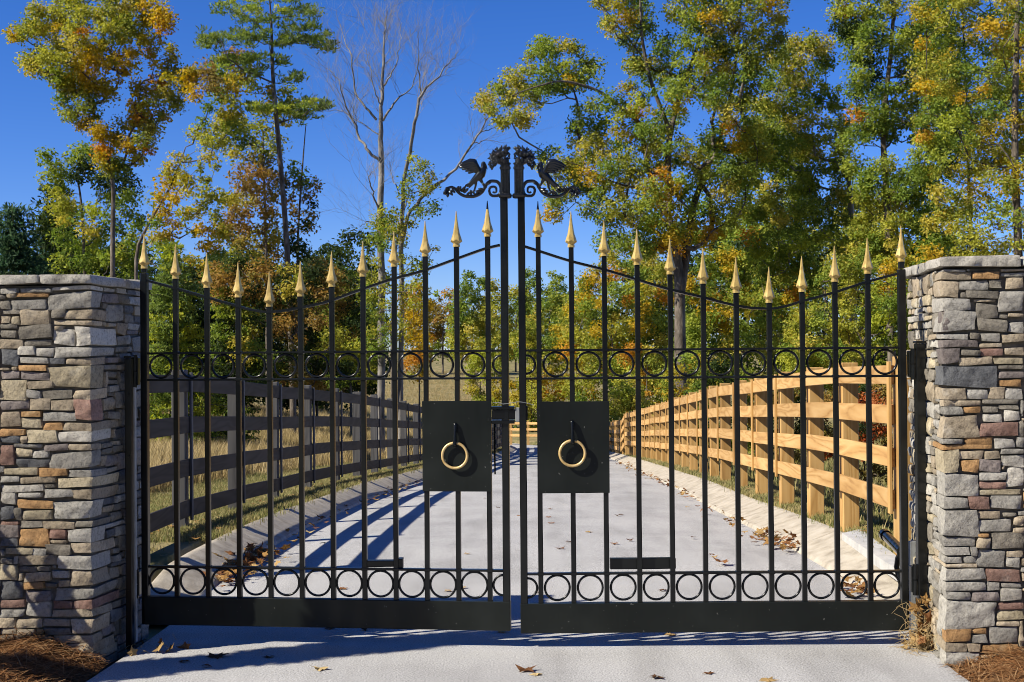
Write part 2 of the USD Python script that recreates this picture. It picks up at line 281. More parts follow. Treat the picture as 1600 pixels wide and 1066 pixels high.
# ------------------------------------------------------------------ stone walls
def rockbox(x0, x1, y0, y1, z0, z1, res=.019, rad=.012, amp=.011, seed=0, wob=.0065):
    """rough rounded stone; x0..x1 wide, y0..y1 deep, z0..z1 high"""
    nu, nd, nv = max(2, round((x1-x0)/res)), max(2, min(5, round((y1-y0)/.045))), max(2, round((z1-z0)/res))
    fs, vs, idx = [], [], {}
    def vid(a, b, c):
        k = (a, b, c)
        if k not in idx: idx[k] = len(vs); vs.append((a/nu, b/nd, c/nv))
        return idx[k]
    for a in range(nu):
        for c in range(nv):
            fs.append([vid(a, 0, c), vid(a+1, 0, c), vid(a+1, 0, c+1), vid(a, 0, c+1)])
    for b in range(nd):
        for c in range(nv):
            fs.append([vid(0, b+1, c), vid(0, b, c), vid(0, b, c+1), vid(0, b+1, c+1)])
            fs.append([vid(nu, b, c), vid(nu, b+1, c), vid(nu, b+1, c+1), vid(nu, b, c+1)])
        for a in range(nu):
            fs.append([vid(a, b, nv), vid(a+1, b, nv), vid(a+1, b+1, nv), vid(a, b+1, nv)])
            fs.append([vid(a, b+1, 0), vid(a+1, b+1, 0), vid(a+1, b, 0), vid(a, b, 0)])
    v = np.array(vs); lo, hi = np.array([x0, y0, z0]), np.array([x1, y1, z1])
    p = lo + v*(hi-lo)
    r = min(rad, (x1-x0)*.3, (z1-z0)*.3)
    inner = np.clip(p, lo+r, hi-r); d = p-inner; ln = np.linalg.norm(d, axis=1, keepdims=True)
    p = inner + np.where(ln > 1e-9, d/np.maximum(ln, 1e-9)*r, 0)
    o = seed*7.31
    # irregular outline
    w = np.stack([meshkit.noise(np.stack([p[:, 2]*9+o, p[:, 0]*5+k*9.7, p[:, 1]*5], 1), k)-.5 for k in range(3)], 1)
    p = p + w*np.array([2.2, 1.0, 2.0])*wob
    rk = np.random.default_rng(int(seed)*13+5); k4 = rk.uniform(-1, 1, 4)*min(.010, (z1-z0)*.10, (x1-x0)*.10)
    tx, tz = (p[:, 0]-x0)/(x1-x0), (p[:, 2]-z0)/(z1-z0)
    p[:, 0] += np.where(tx > .5, k4[0], k4[1])*(tz-.5)*2*np.abs(tx-.5)*2; p[:, 2] += np.where(tz > .5, k4[2], k4[3])*(tx-.5)*2*np.abs(tz-.5)*2
    nf = (meshkit.fbm(np.stack([p[:, 0]*16+o, p[:, 1]*12, p[:, 2]*18], 1), 3, 3)-.5)*2
    nf = nf*.7 + .75*(np.abs(meshkit.noise(np.stack([p[:, 0]*13+o+3, p[:, 1]*12, p[:, 2]*20+o], 1), 9)-.5)*4-1)
    nf2 = (meshkit.noise(np.stack([p[:, 0]*42+o, p[:, 1]*42, p[:, 2]*48], 1), 5)-.5)*1.5
    c = (lo+hi)/2; out = (inner-c)/(hi-lo)*2
    p[:, 1] -= (np.abs(v[:, 1]) < .01)*(nf*amp + nf2*.0035 + .0045*(1-np.abs(out[:, 0])**3)*(1-np.abs(out[:, 2])**3))
    sd = np.where(v[:, 0] < .01, -1, np.where(v[:, 0] > .99, 1, 0))
    p[:, 0] += sd*(nf*amp*.6+nf2*.004)
    return p, np.array(fs)

A = (0, 420, 4.844); B = (0, 640, 4.844); Cc = (0, 840, 4.719)
left_stones = [(A, s) for s in """0 145 125 185 g;150 150 385 185 g;400 135 670 168 w;120 185 362 222 o;0 190 45 225 d;50 190 118 228 t;365 182 670 303 g;0 235 82 303 d;88 227 355 300 g;
15 308 145 348 d;0 352 68 408 t;75 352 145 415 y;150 308 372 418 t;378 312 485 378 d;490 312 672 383 t;400 388 675 426 t;0 418 128 458 d;0 465 125 525 d;140 428 395 528 d;400 432 470 465 t;475 430 600 448 d;
395 457 562 583 w;575 443 678 580 w;0 535 178 605 t;188 538 385 582 d;133 587 260 658 w;270 592 400 658 w;405 592 677 668 g;0 615 136 735 b;140 663 367 712 w;375 675 490 725 b;505 675 678 725 t;
0 742 82 768 d;88 740 128 768 t;133 725 345 770 o;362 735 678 900 y;0 778 148 838 p;152 778 375 838 p;0 843 195 998 y;200 848 400 908 t;200 915 312 980 g;318 914 545 980 d;555 914 680 983 t;
5 1003 213 1070 p;222 988 375 1070 t;380 990 560 1072 t;566 990 682 1148 r""".replace('\n', '').split(';')]
left_stones += [(B, s) for s in """0 12 146 130 t;150 12 305 58 o;318 20 565 88 g;160 65 312 140 y;328 97 480 155 o;485 95 680 158 t;0 140 192 193 o;0 200 138 255 b;147 195 200 258 t;205 155 430 252 y;437 165 682 245 w;
0 262 102 425 r;108 264 320 296 g;325 259 515 313 p;525 260 685 308 t;112 302 235 362 y;240 312 366 368 g;372 320 688 447 g;122 374 368 433 b;0 437 20 500 t;25 445 290 500 y;295 449 510 505 o;518 458 685 512 g;
0 508 138 555 g;148 510 425 563 t;432 518 685 595 y;0 568 325 625 w;330 574 425 600 r;330 605 548 672 g;553 608 688 683 t;0 630 115 722 w;120 635 302 675 g;120 685 400 752 o;410 682 530 696 d;400 700 688 830 g;
0 733 105 828 b;110 738 165 835 d;170 764 390 836 y;0 842 86 868 d;90 842 140 868 t;150 842 320 890 d;325 845 565 900 t;572 845 690 893 d;0 875 140 960 p;145 900 367 1038 o;372 907 503 980 r;507 908 690 1008 g;0 968 135 1040 b;375 985 503 1012 t""".replace('\n', '').split(';')]
left_stones += [(Cc, s) for s in """40 80 235 130 y;239 75 340 130 g;345 54 520 130 d;525 45 672 120 t;135 134 425 208 t;430 132 670 235 g;90 140 128 205 w;0 150 85 190 d;0 200 125 315 y;135 212 268 250 d;275 215 370 250 d;180 256 370 328 t;375 247 503 302 g;515 247 675 360 t;
0 325 165 452 b;170 335 322 385 o;330 337 415 370 d;420 310 510 362 t;185 392 373 472 p;400 372 672 458 g;0 462 188 520 r;378 467 524 528 r;528 467 672 530 r;0 530 172 582 g;178 478 372 588 g;380 537 672 592 t;
0 588 112 660 t;118 597 312 665 t;322 599 520 655 t;527 602 680 705 t;0 668 125 718 t;132 672 260 718 t;264 672 318 708 r;320 662 522 712 d;200 724 378 764 t;385 718 680 780 t;455 788 680 855 t;520 860 682 925 t;0 724 195 790 d;0 796 160 870 t;170 790 300 860 g;305 790 450 860 t""".replace('\n', '').split(';')]
D_ = (1440, 390, 4.844); E_ = (1440, 600, 4.844); F_ = (1440, 820, 4.331)
right_stones = [(D_, s) for s in """105 170 380 230 t;385 167 592 225 o;597 172 775 205 g;665 137 775 165 d;108 240 285 355 t;288 237 505 305 g;512 234 602 300 p;607 220 630 290 d;635 210 775 295 t;290 322 332 362 d;338 312 590 368 d;
115 365 370 462 g;385 374 575 400 t;378 405 403 448 t;408 407 576 525 d;582 310 775 472 g;78 470 220 628 p;224 475 255 615 d;262 457 406 618 g;580 487 652 518 d;657 485 775 513 t;425 527 648 625 d;655 519 775 542 g;660 549 775 630 g;
105 634 363 675 g;370 632 445 680 d;448 637 597 700 w;602 639 775 702 t;108 685 433 745 p;438 707 616 742 y;620 708 775 735 t;115 752 290 865 p;298 757 445 802 p;450 754 622 808 r;628 742 775 800 t;283 810 540 870 t;548 815 775 865 y;
155 880 575 1040 b;580 877 775 908 p;585 930 775 978 p;585 985 760 1042 o""".replace('\n', '').split(';')]
right_stones += [(E_, s) for s in """105 30 337 116 t;342 40 508 116 g;515 27 633 115 t;638 32 775 115 g;105 120 450 166 t;458 120 737 156 d;745 125 775 250 g;118 172 312 238 g;317 170 452 215 o;458 168 578 215 b;582 160 735 194 b;582 200 610 220 t;
100 245 432 410 t;437 228 460 288 p;464 224 616 288 w;620 202 740 286 w;445 294 730 398 r;735 282 775 400 p;110 415 320 456 g;325 402 543 456 o;548 415 705 488 g;712 405 775 485 g;100 462 540 500 o;100 505 283 675 y;287 507 475 576 t;480 505 600 568 t;604 492 775 530 g;
295 582 433 668 o;437 574 598 665 p;604 535 775 622 w;608 628 643 655 r;150 680 430 855 g;434 670 642 732 g;648 630 775 780 w;437 737 640 790 r;440 797 758 840 y;762 790 775 915 t;175 862 355 945 g;360 852 520 950 r;525 847 760 945 g;430 960 608 1020 t;612 957 775 985 t;615 990 685 1012 t;145 952 425 1150 g;430 1028 685 1118 g;695 1002 775 1072 t""".replace('\n', '').split(';')]
right_stones += [(F_, s) for s in """618 18 693 52 t;382 54 463 82 o;378 86 473 158 t;477 57 693 165 d;140 87 370 145 g;145 150 326 208 g;332 150 375 208 g;165 215 278 260 g;285 212 378 258 w;175 266 375 292 t;382 170 568 292 g;575 172 690 218 t;572 222 670 290 g;674 240 693 295 g;
160 298 438 380 g;442 302 668 385 r;672 310 693 370 o;165 390 438 448 g;442 390 528 445 g;540 394 680 430 g;160 454 330 508 g;338 452 528 516 p;535 437 678 515 w;140 518 503 702 g;510 524 693 575 r;510 580 693 646 y;507 652 660 686 t;
175 708 335 795 o;340 707 447 743 o;340 748 443 800 g;452 695 660 806 g;665 655 693 835 t;180 802 312 862 t;315 802 405 862 t;410 810 660 873 o;175 868 395 960 g;405 880 515 900 t;405 908 490 940 t""".replace('\n', '').split(';')]

def stone_wall(label, sgn, xc, y0, k, y1, xout, ztop, traced, caph, seed, topcolor):
    """corner at x=xc, front face y0 running outwards (sgn) to xout, side face running back to y1, sheared by k"""
    r = np.random.default_rng(seed)
    t = thing('stone_wall', label, 'wall', (xc, y0, 0))
    sh = lambda v: np.stack([v[:, 0] + k*(v[:, 1]-y0), v[:, 1], v[:, 2]], 1)
    zt = ztop-caph
    c = .006; nx_, nz = int(abs(xout-xc)/c), int((zt+.12)/c)
    front = np.zeros((nx_, nz), bool); stones = []
    for (ox, oy, s), line in traced:
        a = line.split(); bx = [float(q) for q in a[:4]]
        q0, q1 = P(ox+bx[0]/s, oy+bx[3]/s, y0), P(ox+bx[2]/s, oy+bx[1]/s, y0)
        u0, u1 = sorted([(q0[0]-xc)*sgn, (q1[0]-xc)*sgn]); z0, z1 = q0[2], min(q1[2], zt-.004)
        corner = u0 < .075
        if corner: u0 = 0
        if z1-z0 < .018 or u1-u0 < .02: continue
        stones.append((u0, u1, max(z0, -.1), z1, a[4], corner))
    keys = 'ggttddyopwr'
    def mark(g, u0, u1, z0, z1): g[max(0, int(u0/c-.5)):int(math.ceil(u1/c+.5)), max(0, int((z0+.12)/c)):int(math.ceil((z1+.12)/c))] = True
    for s in stones: mark(front, s[0], s[1], s[2], s[3])
    def fill(g, cols, wmax, zmax):
        out = []; lines = [0]
        while lines[-1] < g.shape[1]: lines.append(lines[-1]+int(r.integers(7, 20)))
        lines = np.array(lines)
        for j in range(g.shape[1]):
            for i in range(g.shape[0]):
                if g[i, j]: continue
                ht = int(lines[lines > j][0]-j)
                if ht > 11 and r.random() < .5: ht = int(ht*r.uniform(.35, .65))
                w = int(r.uniform(10, 26) + ht*r.uniform(.3, 1.4))
                w = min(w, int(wmax/c))
                i1 = i
                while i1 < g.shape[0] and i1-i < w and not g[i1, j]: i1 += 1
                if g.shape[0]-i1 < 6: 
                    while i1 < g.shape[0] and not g[i1, j]: i1 += 1
                j1 = j
                while j1 < g.shape[1] and j1-j < ht and not g[i:i1, j1].any(): j1 += 1
                if g.shape[1]-j1 < 4:
                    while j1 < g.shape[1] and not g[i:i1, j1].any(): j1 += 1
                g[i:i1, j:j1] = True
                if i1-i >= 4 and j1-j >= 3: out.append((i*c+.003, i1*c-.003, j*c-.12+.003, j1*c-.12-.003, cols[r.integers(len(cols))]))
        return out
    extra = fill(front, 'gttddyopwrgt', .3, zt)
    allf = stones + [e + (e[0] < .02,) for e in extra]
    ny, = (int((y1-y0)/c),)
    side = np.zeros((ny, nz), bool)
    n = 0
    items = []
    for (u0, u1, z0, z1, col, corner) in allf:
        dep = (r.uniform(.1, .17) if r.random() < .55 else r.uniform(.18, .32)) if corner else .13
        if corner: mark(side, 0, dep, z0, z1)
        x0, x1 = (xc+sgn*u0, xc+sgn*u1); x0, x1 = min(x0, x1), max(x0, x1)
        g = -.0005
        pr = r.uniform(-.004, .005)
        items.append(((x1-x0)*(z1-z0)*(1 if u0 < .6 else .01), rockbox(x0+g, x1-g, y0-pr, y0+dep, z0+g, z1-g, res=.019 if u0 < .75 else .042, seed=n+seed, rad=r.uniform(.003, .008), amp=r.uniform(.0045, .0085)), col)); n += 1
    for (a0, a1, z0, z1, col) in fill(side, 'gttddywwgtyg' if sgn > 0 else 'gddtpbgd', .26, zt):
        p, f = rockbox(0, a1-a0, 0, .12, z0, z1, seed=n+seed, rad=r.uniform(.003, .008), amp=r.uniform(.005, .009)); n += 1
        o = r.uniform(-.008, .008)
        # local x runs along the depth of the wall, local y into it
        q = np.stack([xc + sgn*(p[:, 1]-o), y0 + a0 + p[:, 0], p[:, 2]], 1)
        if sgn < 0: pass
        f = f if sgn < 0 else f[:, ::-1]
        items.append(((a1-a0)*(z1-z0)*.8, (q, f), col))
    xa, xb = sorted([xc+sgn*.024, xout]); 
    part('wall_core', (sh(np.array(boxm(xa, xb, y0+.024, y1-.01, -.12, zt-.002).vertices)), boxm(0, 1, 0, 1, 0, 1).faces), m_core, t)
    items.sort(key=lambda q: -q[0])
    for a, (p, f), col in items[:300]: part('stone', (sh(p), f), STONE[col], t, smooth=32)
    if items[300:]:
        groups = {}
        for a, (p, f), col in items[300:]: groups.setdefault({'w': 'g', 'y': 't', 'p': 'd', 'b': 'd', 'r': 'o'}.get(col, col), MB()).add(sh(p), f)
        for col, mb in sorted(groups.items()): tag(part('outer_stones', mb.get(), STONE[col], t, smooth=32), kind='stuff')
    # caps
    oh = .022
    u = -oh; q = 0; widths = topcolor
    while u < abs(xout-xc):
        w = widths[q] if q < len(widths) else r.uniform(.25, .42); q += 1
        x0, x1 = sorted([xc+sgn*u, xc+sgn*(u+w)])
        part('cap_stone', (lambda pf: (sh(pf[0]), pf[1]))(rockbox(x0+.003, x1-.003, y0-oh, y0+.36, zt+.003, ztop+r.uniform(-.004, .006), seed=100+q+seed, rad=.012, amp=.008)), STONE['g' if r.random() < .7 else 'w'], t, smooth=32); u += w
    a = y0+.362
    while a < y1:
        w = r.uniform(.15, .3); b = min(a+w, y1+.03)
        if y1-b < .1: b = y1+.03
        x0, x1 = sorted([xc-sgn*oh, xc+sgn*.36])
        p, f = rockbox(0, b-a-.006, 0, .36, zt+.003, ztop+r.uniform(-.006, .004), seed=200+q+seed, rad=.012, amp=.007); q += 1
        qv = np.stack([xc + sgn*(p[:, 1]-oh), a+p[:, 0], p[:, 2]], 1)
        part('cap_stone', (sh(qv), f if sgn < 0 else f[:, ::-1]), STONE['g'], t, smooth=32); a = b
    return t
stone_wall('stacked fieldstone gate wall with its end face in shade, left of the iron gate', -1, -2.238, 6.806, .155, 7.49, -4.6, 2.045, left_stones, .058, 11, [.29, .22])
stone_wall('stacked fieldstone gate wall with a sunlit end face, right of the iron gate', 1, 2.196, 6.53, .128, 7.52, 4.6, 2.09, right_stones, .066, 23, [.43, .3])

# ------------------------------------------------------------------ gate leaves
def finial(c, s=.0035):
    prof = [(0, 5.6), (3.4, 5.6), (3.6, 5.0), (5.2, 5.0), (10, 9.2), (12, 8.8), (16, 7.1), (21, 5.4), (27, 4.3), (35, 3.0), (43, 1.9), (50, 1.2), (56, .6)]
    n = 12; rows = []
    for kk, (h, r) in enumerate(prof):
        for a in range(n):
            corner = a % 2; rr = r*(1.0 if corner else .89)
            dh = (-1.6 if corner else .6) if 4 <= kk <= 5 else 0
            an = a*2*np.pi/n + np.pi/12*0
            rows.append([c[0]+rr*s*math.sin(an), c[1]-rr*s*math.cos(an), c[2]+(h+dh)*s])
    m = len(prof); i, j = np.meshgrid(np.arange(m-1), np.arange(n), indexing='ij')
    q = np.stack([i*n+j, i*n+(j+1) % n, (i+1)*n+(j+1) % n, (i+1)*n+j], -1).reshape(-1, 4)
    v = np.array(rows+[[c[0], c[1], c[2]], [c[0], c[1], c[2]+56.6*s]]); k = np.arange(n); M0 = len(v)
    f = np.vstack([q[:, [0, 1, 2]], q[:, [0, 2, 3]], np.stack([np.full(n, M0-2), (k+1) % n, k], 1), np.stack([np.full(n, M0-1), (m-1)*n+k, (m-1)*n+(k+1) % n], 1)])
    return v, f
def ring(c, R, r, n=36, k=7, e=(1, 0, 0)):
    an = np.linspace(0, 2*np.pi, n, endpoint=False); e = np.array(e, float)
    bs = np.arange(k)*2*np.pi/k; rad = np.cos(an)[:, None]*e + np.sin(an)[:, None]*np.array([0, 0, 1.])
    nrm = np.cross(e, [0, 0, 1.])
    v = np.asarray(c) + (R + r*np.cos(bs))[None, :, None]*rad[:, None] + (r*np.sin(bs))[None, :, None]*nrm
    i, j = np.meshgrid(np.arange(n), np.arange(k), indexing='ij')
    q = np.stack([i*k+j, ((i+1) % n)*k+j, ((i+1) % n)*k+(j+1) % k, i*k+(j+1) % k], -1).reshape(-1, 4)
    return v.reshape(-1, 3), q
def half_ring(c, R, r, s, e):
    an = np.linspace(-np.pi/2, np.pi/2, 19)
    return tube(np.asarray(c)+R*s*np.cos(an)[:, None]*np.asarray(e, float)+R*np.sin(an)[:, None]*np.array([0, 0, 1.]), r, 7)

def gate_leaf(side, label):
    if side < 0:
        dep = lambda px: 7.0 + .24*np.clip((800-px)/575, 0, 1.1)
        hinge, lock = 226.2, 789.2; pk = 763.2 - 48.8*np.arange(11)
        finb = [370, 386, 401, 417, 432.5, 448.5, 463.4, 479.5, 464.8, 450, 435.8]; finh = 419.8
        arc = [(782, 383.5), (762.5, 388), (711, 406), (662, 423.5), (612.5, 437), (563, 453.5), (514, 471), (490, 477), (464.6, 482), (441, 486), (418, 487.5), (394, 484.5), (370, 478), (323.8, 464.8), (274.6, 450.5), (231, 438.7)]
        zs = dict(ru=1.62, rl=1.470, bu=.418, bl=.252, bot=.094)
    else:
        dep = lambda px: 7.0 + 0*px
        hinge, lock = 1409.5, 816.2; pk = 842.2 + 51.45*np.arange(11)
        finb = [370.7, 386.7, 400.5, 414.4, 428.8, 443.5, 458, 473.5, 456.4, 440.5, 428]; finh = 409
        arc = [(821, 385.4), (842, 392), (892, 408), (945, 421.5), (996, 437), (1047, 452.4), (1098, 464.5), (1126, 472), (1150, 477.5), (1176, 481.5), (1202, 482.5), (1228, 478.5), (1253, 471), (1304, 457), (1356, 440.5), (1404, 428)]
        zs = dict(ru=1.62, rl=1.466, bu=.400, bl=.241, bot=.080)
    XH, YH = P(hinge, 548, dep(hinge))[:2]; XL, YL = P(lock, 548, dep(lock))[:2]
    e = np.array([XL-XH, YL-YH, 0]); LEN = np.linalg.norm(e); e /= LEN             # hinge to lock
    ex = e if e[0] > 0 else -e                                                        # along the leaf, left to right
    nr = np.array([ex[1], -ex[0], 0.])                                                 # towards the camera
    if nr[1] > 0: nr = -nr
    H = np.array([XH, YH, 0.])
    t = thing('iron_gate_leaf', label, 'gate', H, 'pair of iron driveway gate leaves')
    def at(px, z, off=0.0):                    # point of the leaf under a pixel column (measured at the horizon row)
        q = P(px, 548, dep(px)); s = (q-H) @ e; q = H + e*s; return np.array([q[0], q[1], z]) + nr*off
    def zpx(px, py): return P(px, py, dep(px))[2]
    def bar(a, b, w, th, ch=.0025): return beam(a, b, w, th, up=nr, ch=ch)
    ztop = zpx(lock, 308)
    # stiles
    hs = part('hinge_stile', bar(at(hinge, zs['bot']), at(hinge, zpx(hinge, 427 if side < 0 else 421)), .039, .04, .004), m_iron, t)
    part('stile_neck', bar(at(hinge, zpx(hinge, 426 if side < 0 else 420)), at(hinge, zpx(hinge, finh)), .028, .028), m_iron, hs)
    part('finial', finial(at(hinge, zpx(hinge, finh))), m_gold, hs, smooth=25)
    ls = part('lock_stile', bar(at(lock, zs['bot']), at(lock, ztop), .039, .04, .004), m_iron, t)
    # pickets
    for n, px in enumerate(pk):
        zt = zpx(px, finb[n])
        q = part('picket', bar(at(px, zs['bl']-.01), at(px, zt), .027, .027), m_iron, t)
        fm = finial(at(px, zt))
        if n == 0:
            v, f = fm; cut = v[:, 2].min() + 43*.0035*.98
            sel = (v[f][:, :, 2] >= cut-1e-6).all(1)
            part('finial', (v, f[~sel]), m_gold, q, smooth=25); part('finial_tip', (v, f[sel]), m_iron, q, smooth=25)
        else: part('finial', fm, m_gold, q, smooth=25)
    # rails (in pieces between the uprights they are one flat bar; they pass through the pickets)
    for key, zz in (('ring_rail', zs['ru']), ('ring_rail', zs['rl']), ('ring_rail', zs['bu'])):
        part(key, bar(at(hinge, zz, .0)+e*.018, at(lock, zz)-e*.018, .012, .033, .002), m_iron, t)
        for px in pk:
            part('rail_collar', beam(at(px, zz)-ex*.017, at(px, zz)+ex*.017, .0165, .037, up=nr, ch=.002), m_iron, t)
    pts = np.array([at(px, zpx(px, py)) for px, py in arc])
    s = np.arange(len(pts)); ss = np.linspace(0, len(pts)-1, 70); pts = np.stack([PI(s, pts[:, k])(ss) for k in range(3)], 1)
    vs = []
    for p in pts:
        for a, b in ((-.007, -.016), (.007, -.016), (.007, .016), (-.007, .016)): vs.append(p+np.array([0, 0, a])+nr*b)
    i, j = np.meshgrid(np.arange(69), np.arange(4), indexing='ij'); q = np.stack([i*4+j, i*4+(j+1) % 4, (i+1)*4+(j+1) % 4, (i+1)*4+j], -1).reshape(-1, 4)
    part('top_rail', (np.array(vs), np.vstack([q, [[0, 3, 2, 1], [276, 277, 278, 279]]])), m_iron, t)
    # rings
    cols = [(pk[n]+pk[n+1])/2 for n in range(10)] + [(pk[-1]+hinge)/2+(.6 if side < 0 else -.6)]
    for za, zb in ((zs['rl'], zs['ru']), (zs['bl'], zs['bu'])):
        R = (zb-za)/2-.006-.006; zc = (za+zb)/2+(.003 if za < 1 else 0)
        if za < 1: R = min(R, .0725)
        for px in cols: part('ring', ring(at(px, zc), R, .0067, e=ex), m_iron, t, smooth=True)
        part('half_ring', half_ring(at(lock, zc)-e*.018, R*.78, .0067, 1, -e), m_iron, t, smooth=True)
    # kick panel
    part('kick_panel', bar(at(hinge, (zs['bot']+zs['bl'])/2, .004)-e*(.012 if side > 0 else 0), at(lock, (zs['bot']+zs['bl'])/2, .004)+e*.021, zs['bl']-zs['bot'], .046, .003), m_panel, t)
    # knocker plate
    if side < 0: x0, x1, y0, y1, rc = 660, 767.5, 626.5, 767.5, (711.5, 711)
    else: x0, x1, y0, y1, rc = 841.5, 950.5, 627, 770, (892.5, 707.5)
    xm = (x0+x1)/2
    pl = part('knocker_plate', bar(at(x0, (zpx(xm, y0)+zpx(xm, y1))/2, .019), at(x1, (zpx(xm, y0)+zpx(xm, y1))/2, .019), zpx(xm, y0)-zpx(xm, y1), .008, .0015), m_panel, t)
    zc = zpx(rc[0], rc[1]); c = at(rc[0], zc, .045)
    part('knocker_ring', ring(c, .0685, .0078, 48, 9, e=ex), m_brass, pl, smooth=True)
    top = at(rc[0]+.3, zc+.168, .03); lo = at(rc[0]+.3, zc+.060, .047)
    part('ring_hanger', hull([[(top-nr*.012, .008), (top, .012), (top*.6+lo*.4+nr*.006, .009), (lo+nr*.006, .012), (lo-nr*.012-np.array([0, 0, .004]), .010)]], 12), m_iron, pl, smooth=40)
    # crest
    sgn = 1 if side < 0 else -1
    dcr = 6.995
    def cq(x, y, off=0.0):
        if sgn < 0: x = 1279.5-x
        q = P(680+x/5.33, 210+y/5.33, dcr); return np.array([q[0], q[1]-off, q[2]])
    K = .0035/5.33
    cr = part('crest', boxm(*sorted([cq(544, 300)[0], cq(622, 300)[0]]), dcr-.026, dcr+.026, cq(600, 520)[2], cq(600, 240)[2], .004), m_cast, t)
    mb = MB(); rr = np.random.default_rng(3)
    for y in np.arange(275, 520, 17):
        for x in (560, 584, 607): mb.add(*sphere_at(cq(x+rr.uniform(-5, 5), y+rr.uniform(-6, 6), .026), K*rr.uniform(6, 11)))
    mb.m(hull([[(cq(550, 512), .016), (cq(616, 512), .016)], [(cq(550, 512, .02), .012), (cq(616, 512, .02), .012)], [(cq(552, 285, .02), .011), (cq(614, 285, .02), .011)]], 8))
    part('pilaster_beading', mb.get(), m_cast, cr, smooth=40)
    poly = Polygon([(448, 215), (465, 165), (505, 125), (545, 112), (575, 104), (600, 100), (622, 90), (622, 275), (545, 270), (510, 262), (490, 285), (468, 300), (440, 285), (446, 250)])
    mb = MB()
    core = [cq(x, y, o) for x, y in list(poly.buffer(-10).exterior.coords) for o in (-.016, .016)]
    big = [(500, 200, 38), (540, 170, 48), (585, 155, 38), (590, 220, 36), (540, 225, 40), (490, 250, 22), (465, 270, 20)]
    mb.m(hull([[(cq(x, y), K*r*.72), (cq(x, y, .012), K*r*.7)] for x, y, r in big], 10))
    n = 0
    while n < 95:
        x, y = rr.uniform(436, 622), rr.uniform(88, 305)
        if not poly.contains(Point(x, y)): continue
        e_ = poly.exterior.distance(Point(x, y)); o = min(.034, .006+e_*.0009)*rr.uniform(.8, 1.1)
        mb.add(*sphere_at(cq(x, y, o if n % 4 else -o), K*rr.uniform(9, 15))); n += 1
    for a in np.linspace(0, 1, 9):
        q = poly.exterior.interpolate(.02+.42*a, normalized=True); c0 = poly.centroid
        d = np.array([q.x-c0.x, q.y-c0.y]); d /= np.linalg.norm(d)
        if q.x < 618: mb.m(hull([[(cq(q.x-d[0]*16, q.y-d[1]*16), K*13), (cq(q.x+d[0]*13, q.y+d[1]*13, .006), K*5)]], 7))
    part('grape_cluster', mb.get(), m_cast, cr, smooth=50)
    # scrolling vine
    sp = np.array([(88, 505), (84, 475), (100, 450), (135, 440), (165, 452), (185, 475), (215, 500), (260, 517), (310, 518), (355, 505), (390, 480), (412, 445), (435, 408), (470, 389), (508, 392), (537, 417), (548, 455), (541, 490), (515, 512), (482, 513), (457, 495), (450, 465), (463, 441), (488, 436), (508, 450), (510, 474), (494, 486), (480, 478)], float)
    s = np.arange(len(sp)); ss = np.linspace(0, len(sp)-1, 90); sx, sy = PI(s, sp[:, 0])(ss), PI(s, sp[:, 1])(ss)
    mb = MB(); mb.add(*tube(np.array([cq(x, y) for x, y in zip(sx, sy)]), K*np.interp(ss, [0, 4, 9, 16, 22, 27], [10, 12, 15, 14, 11, 8]), 8))
    for x, y, dx, dy, r in ((95, 470, -22, 28, 15), (105, 490, 0, 32, 14), (125, 480, 18, 28, 13), (110, 460, -20, -12, 13), (140, 465, 25, 22, 12), (200, 470, 12, -32, 13), (225, 470, 28, -34, 13), (245, 480, 30, -26, 13), (180, 460, 18, -24, 11), (270, 500, 35, -30, 10), (300, 500, -8, -34, 9),
                            (400, 465, -38, -10, 13), (420, 440, -30, -35, 12), (385, 480, -46, -6, 12), (430, 420, 34, -14, 9), (330, 500, -22, -26, 9), (345, 500, 10, -26, 9)):
        mb.m(hull([[(cq(x, y, .004), K*r*1.1), (cq(x+dx*.6, y+dy*.6, .012), K*r), (cq(x+dx, y+dy, .008), K*r*.45)]], 7))
    part('scroll', mb.get(), m_cast, cr, smooth=50)
    bird = hull([[(cq(268, 432), K*9), (cq(300, 402), K*17), (cq(340, 368), K*30), (cq(378, 335, .004), K*40), (cq(398, 305, .004), K*30), (cq(398, 270, .003), K*17), (cq(402, 246, .003), K*20)],
                 [(cq(402, 246, .003), K*17), (cq(420, 262, .003), K*10), (cq(432, 290, .003), K*5)],
                 [(cq(255, 425), K*8), (cq(300, 405), K*13)], [(cq(285, 440), K*8), (cq(320, 400), K*14)],
                 [(cq(372, 365), K*20), (cq(392, 405), K*10), (cq(405, 425), K*7)], [(cq(335, 385), K*18), (cq(338, 425), K*9), (cq(325, 470), K*8), (cq(300, 488), K*6)]], 12)
    part('bird', bird, m_cast, cr, smooth=50)
    mb = MB()
    for n, (tx, ty, mx, my) in enumerate(((192, 268, 285, 232), (205, 282, 285, 252), (228, 296, 295, 268), (255, 310, 305, 285), (278, 326, 320, 302), (210, 252, 290, 222))):
        mb.m(hull([[(cq(372, 318, .012), K*18), (cq(mx+38, my+6, .016-.002*n), K*22), (cq(mx, my, .016-.002*n), K*20), (cq(tx*.75+mx*.25, ty*.75+my*.25, .013), K*13), (cq(tx, ty, .012), K*6)]], 8))
    mb.m(hull([[(cq(372, 320, .014), K*22), (cq(345, 262, .018), K*19), (cq(318, 234, .016), K*14), (cq(275, 226, .014), K*9)]], 9))
    part('wing', mb.get(), m_cast, cr, smooth=50)
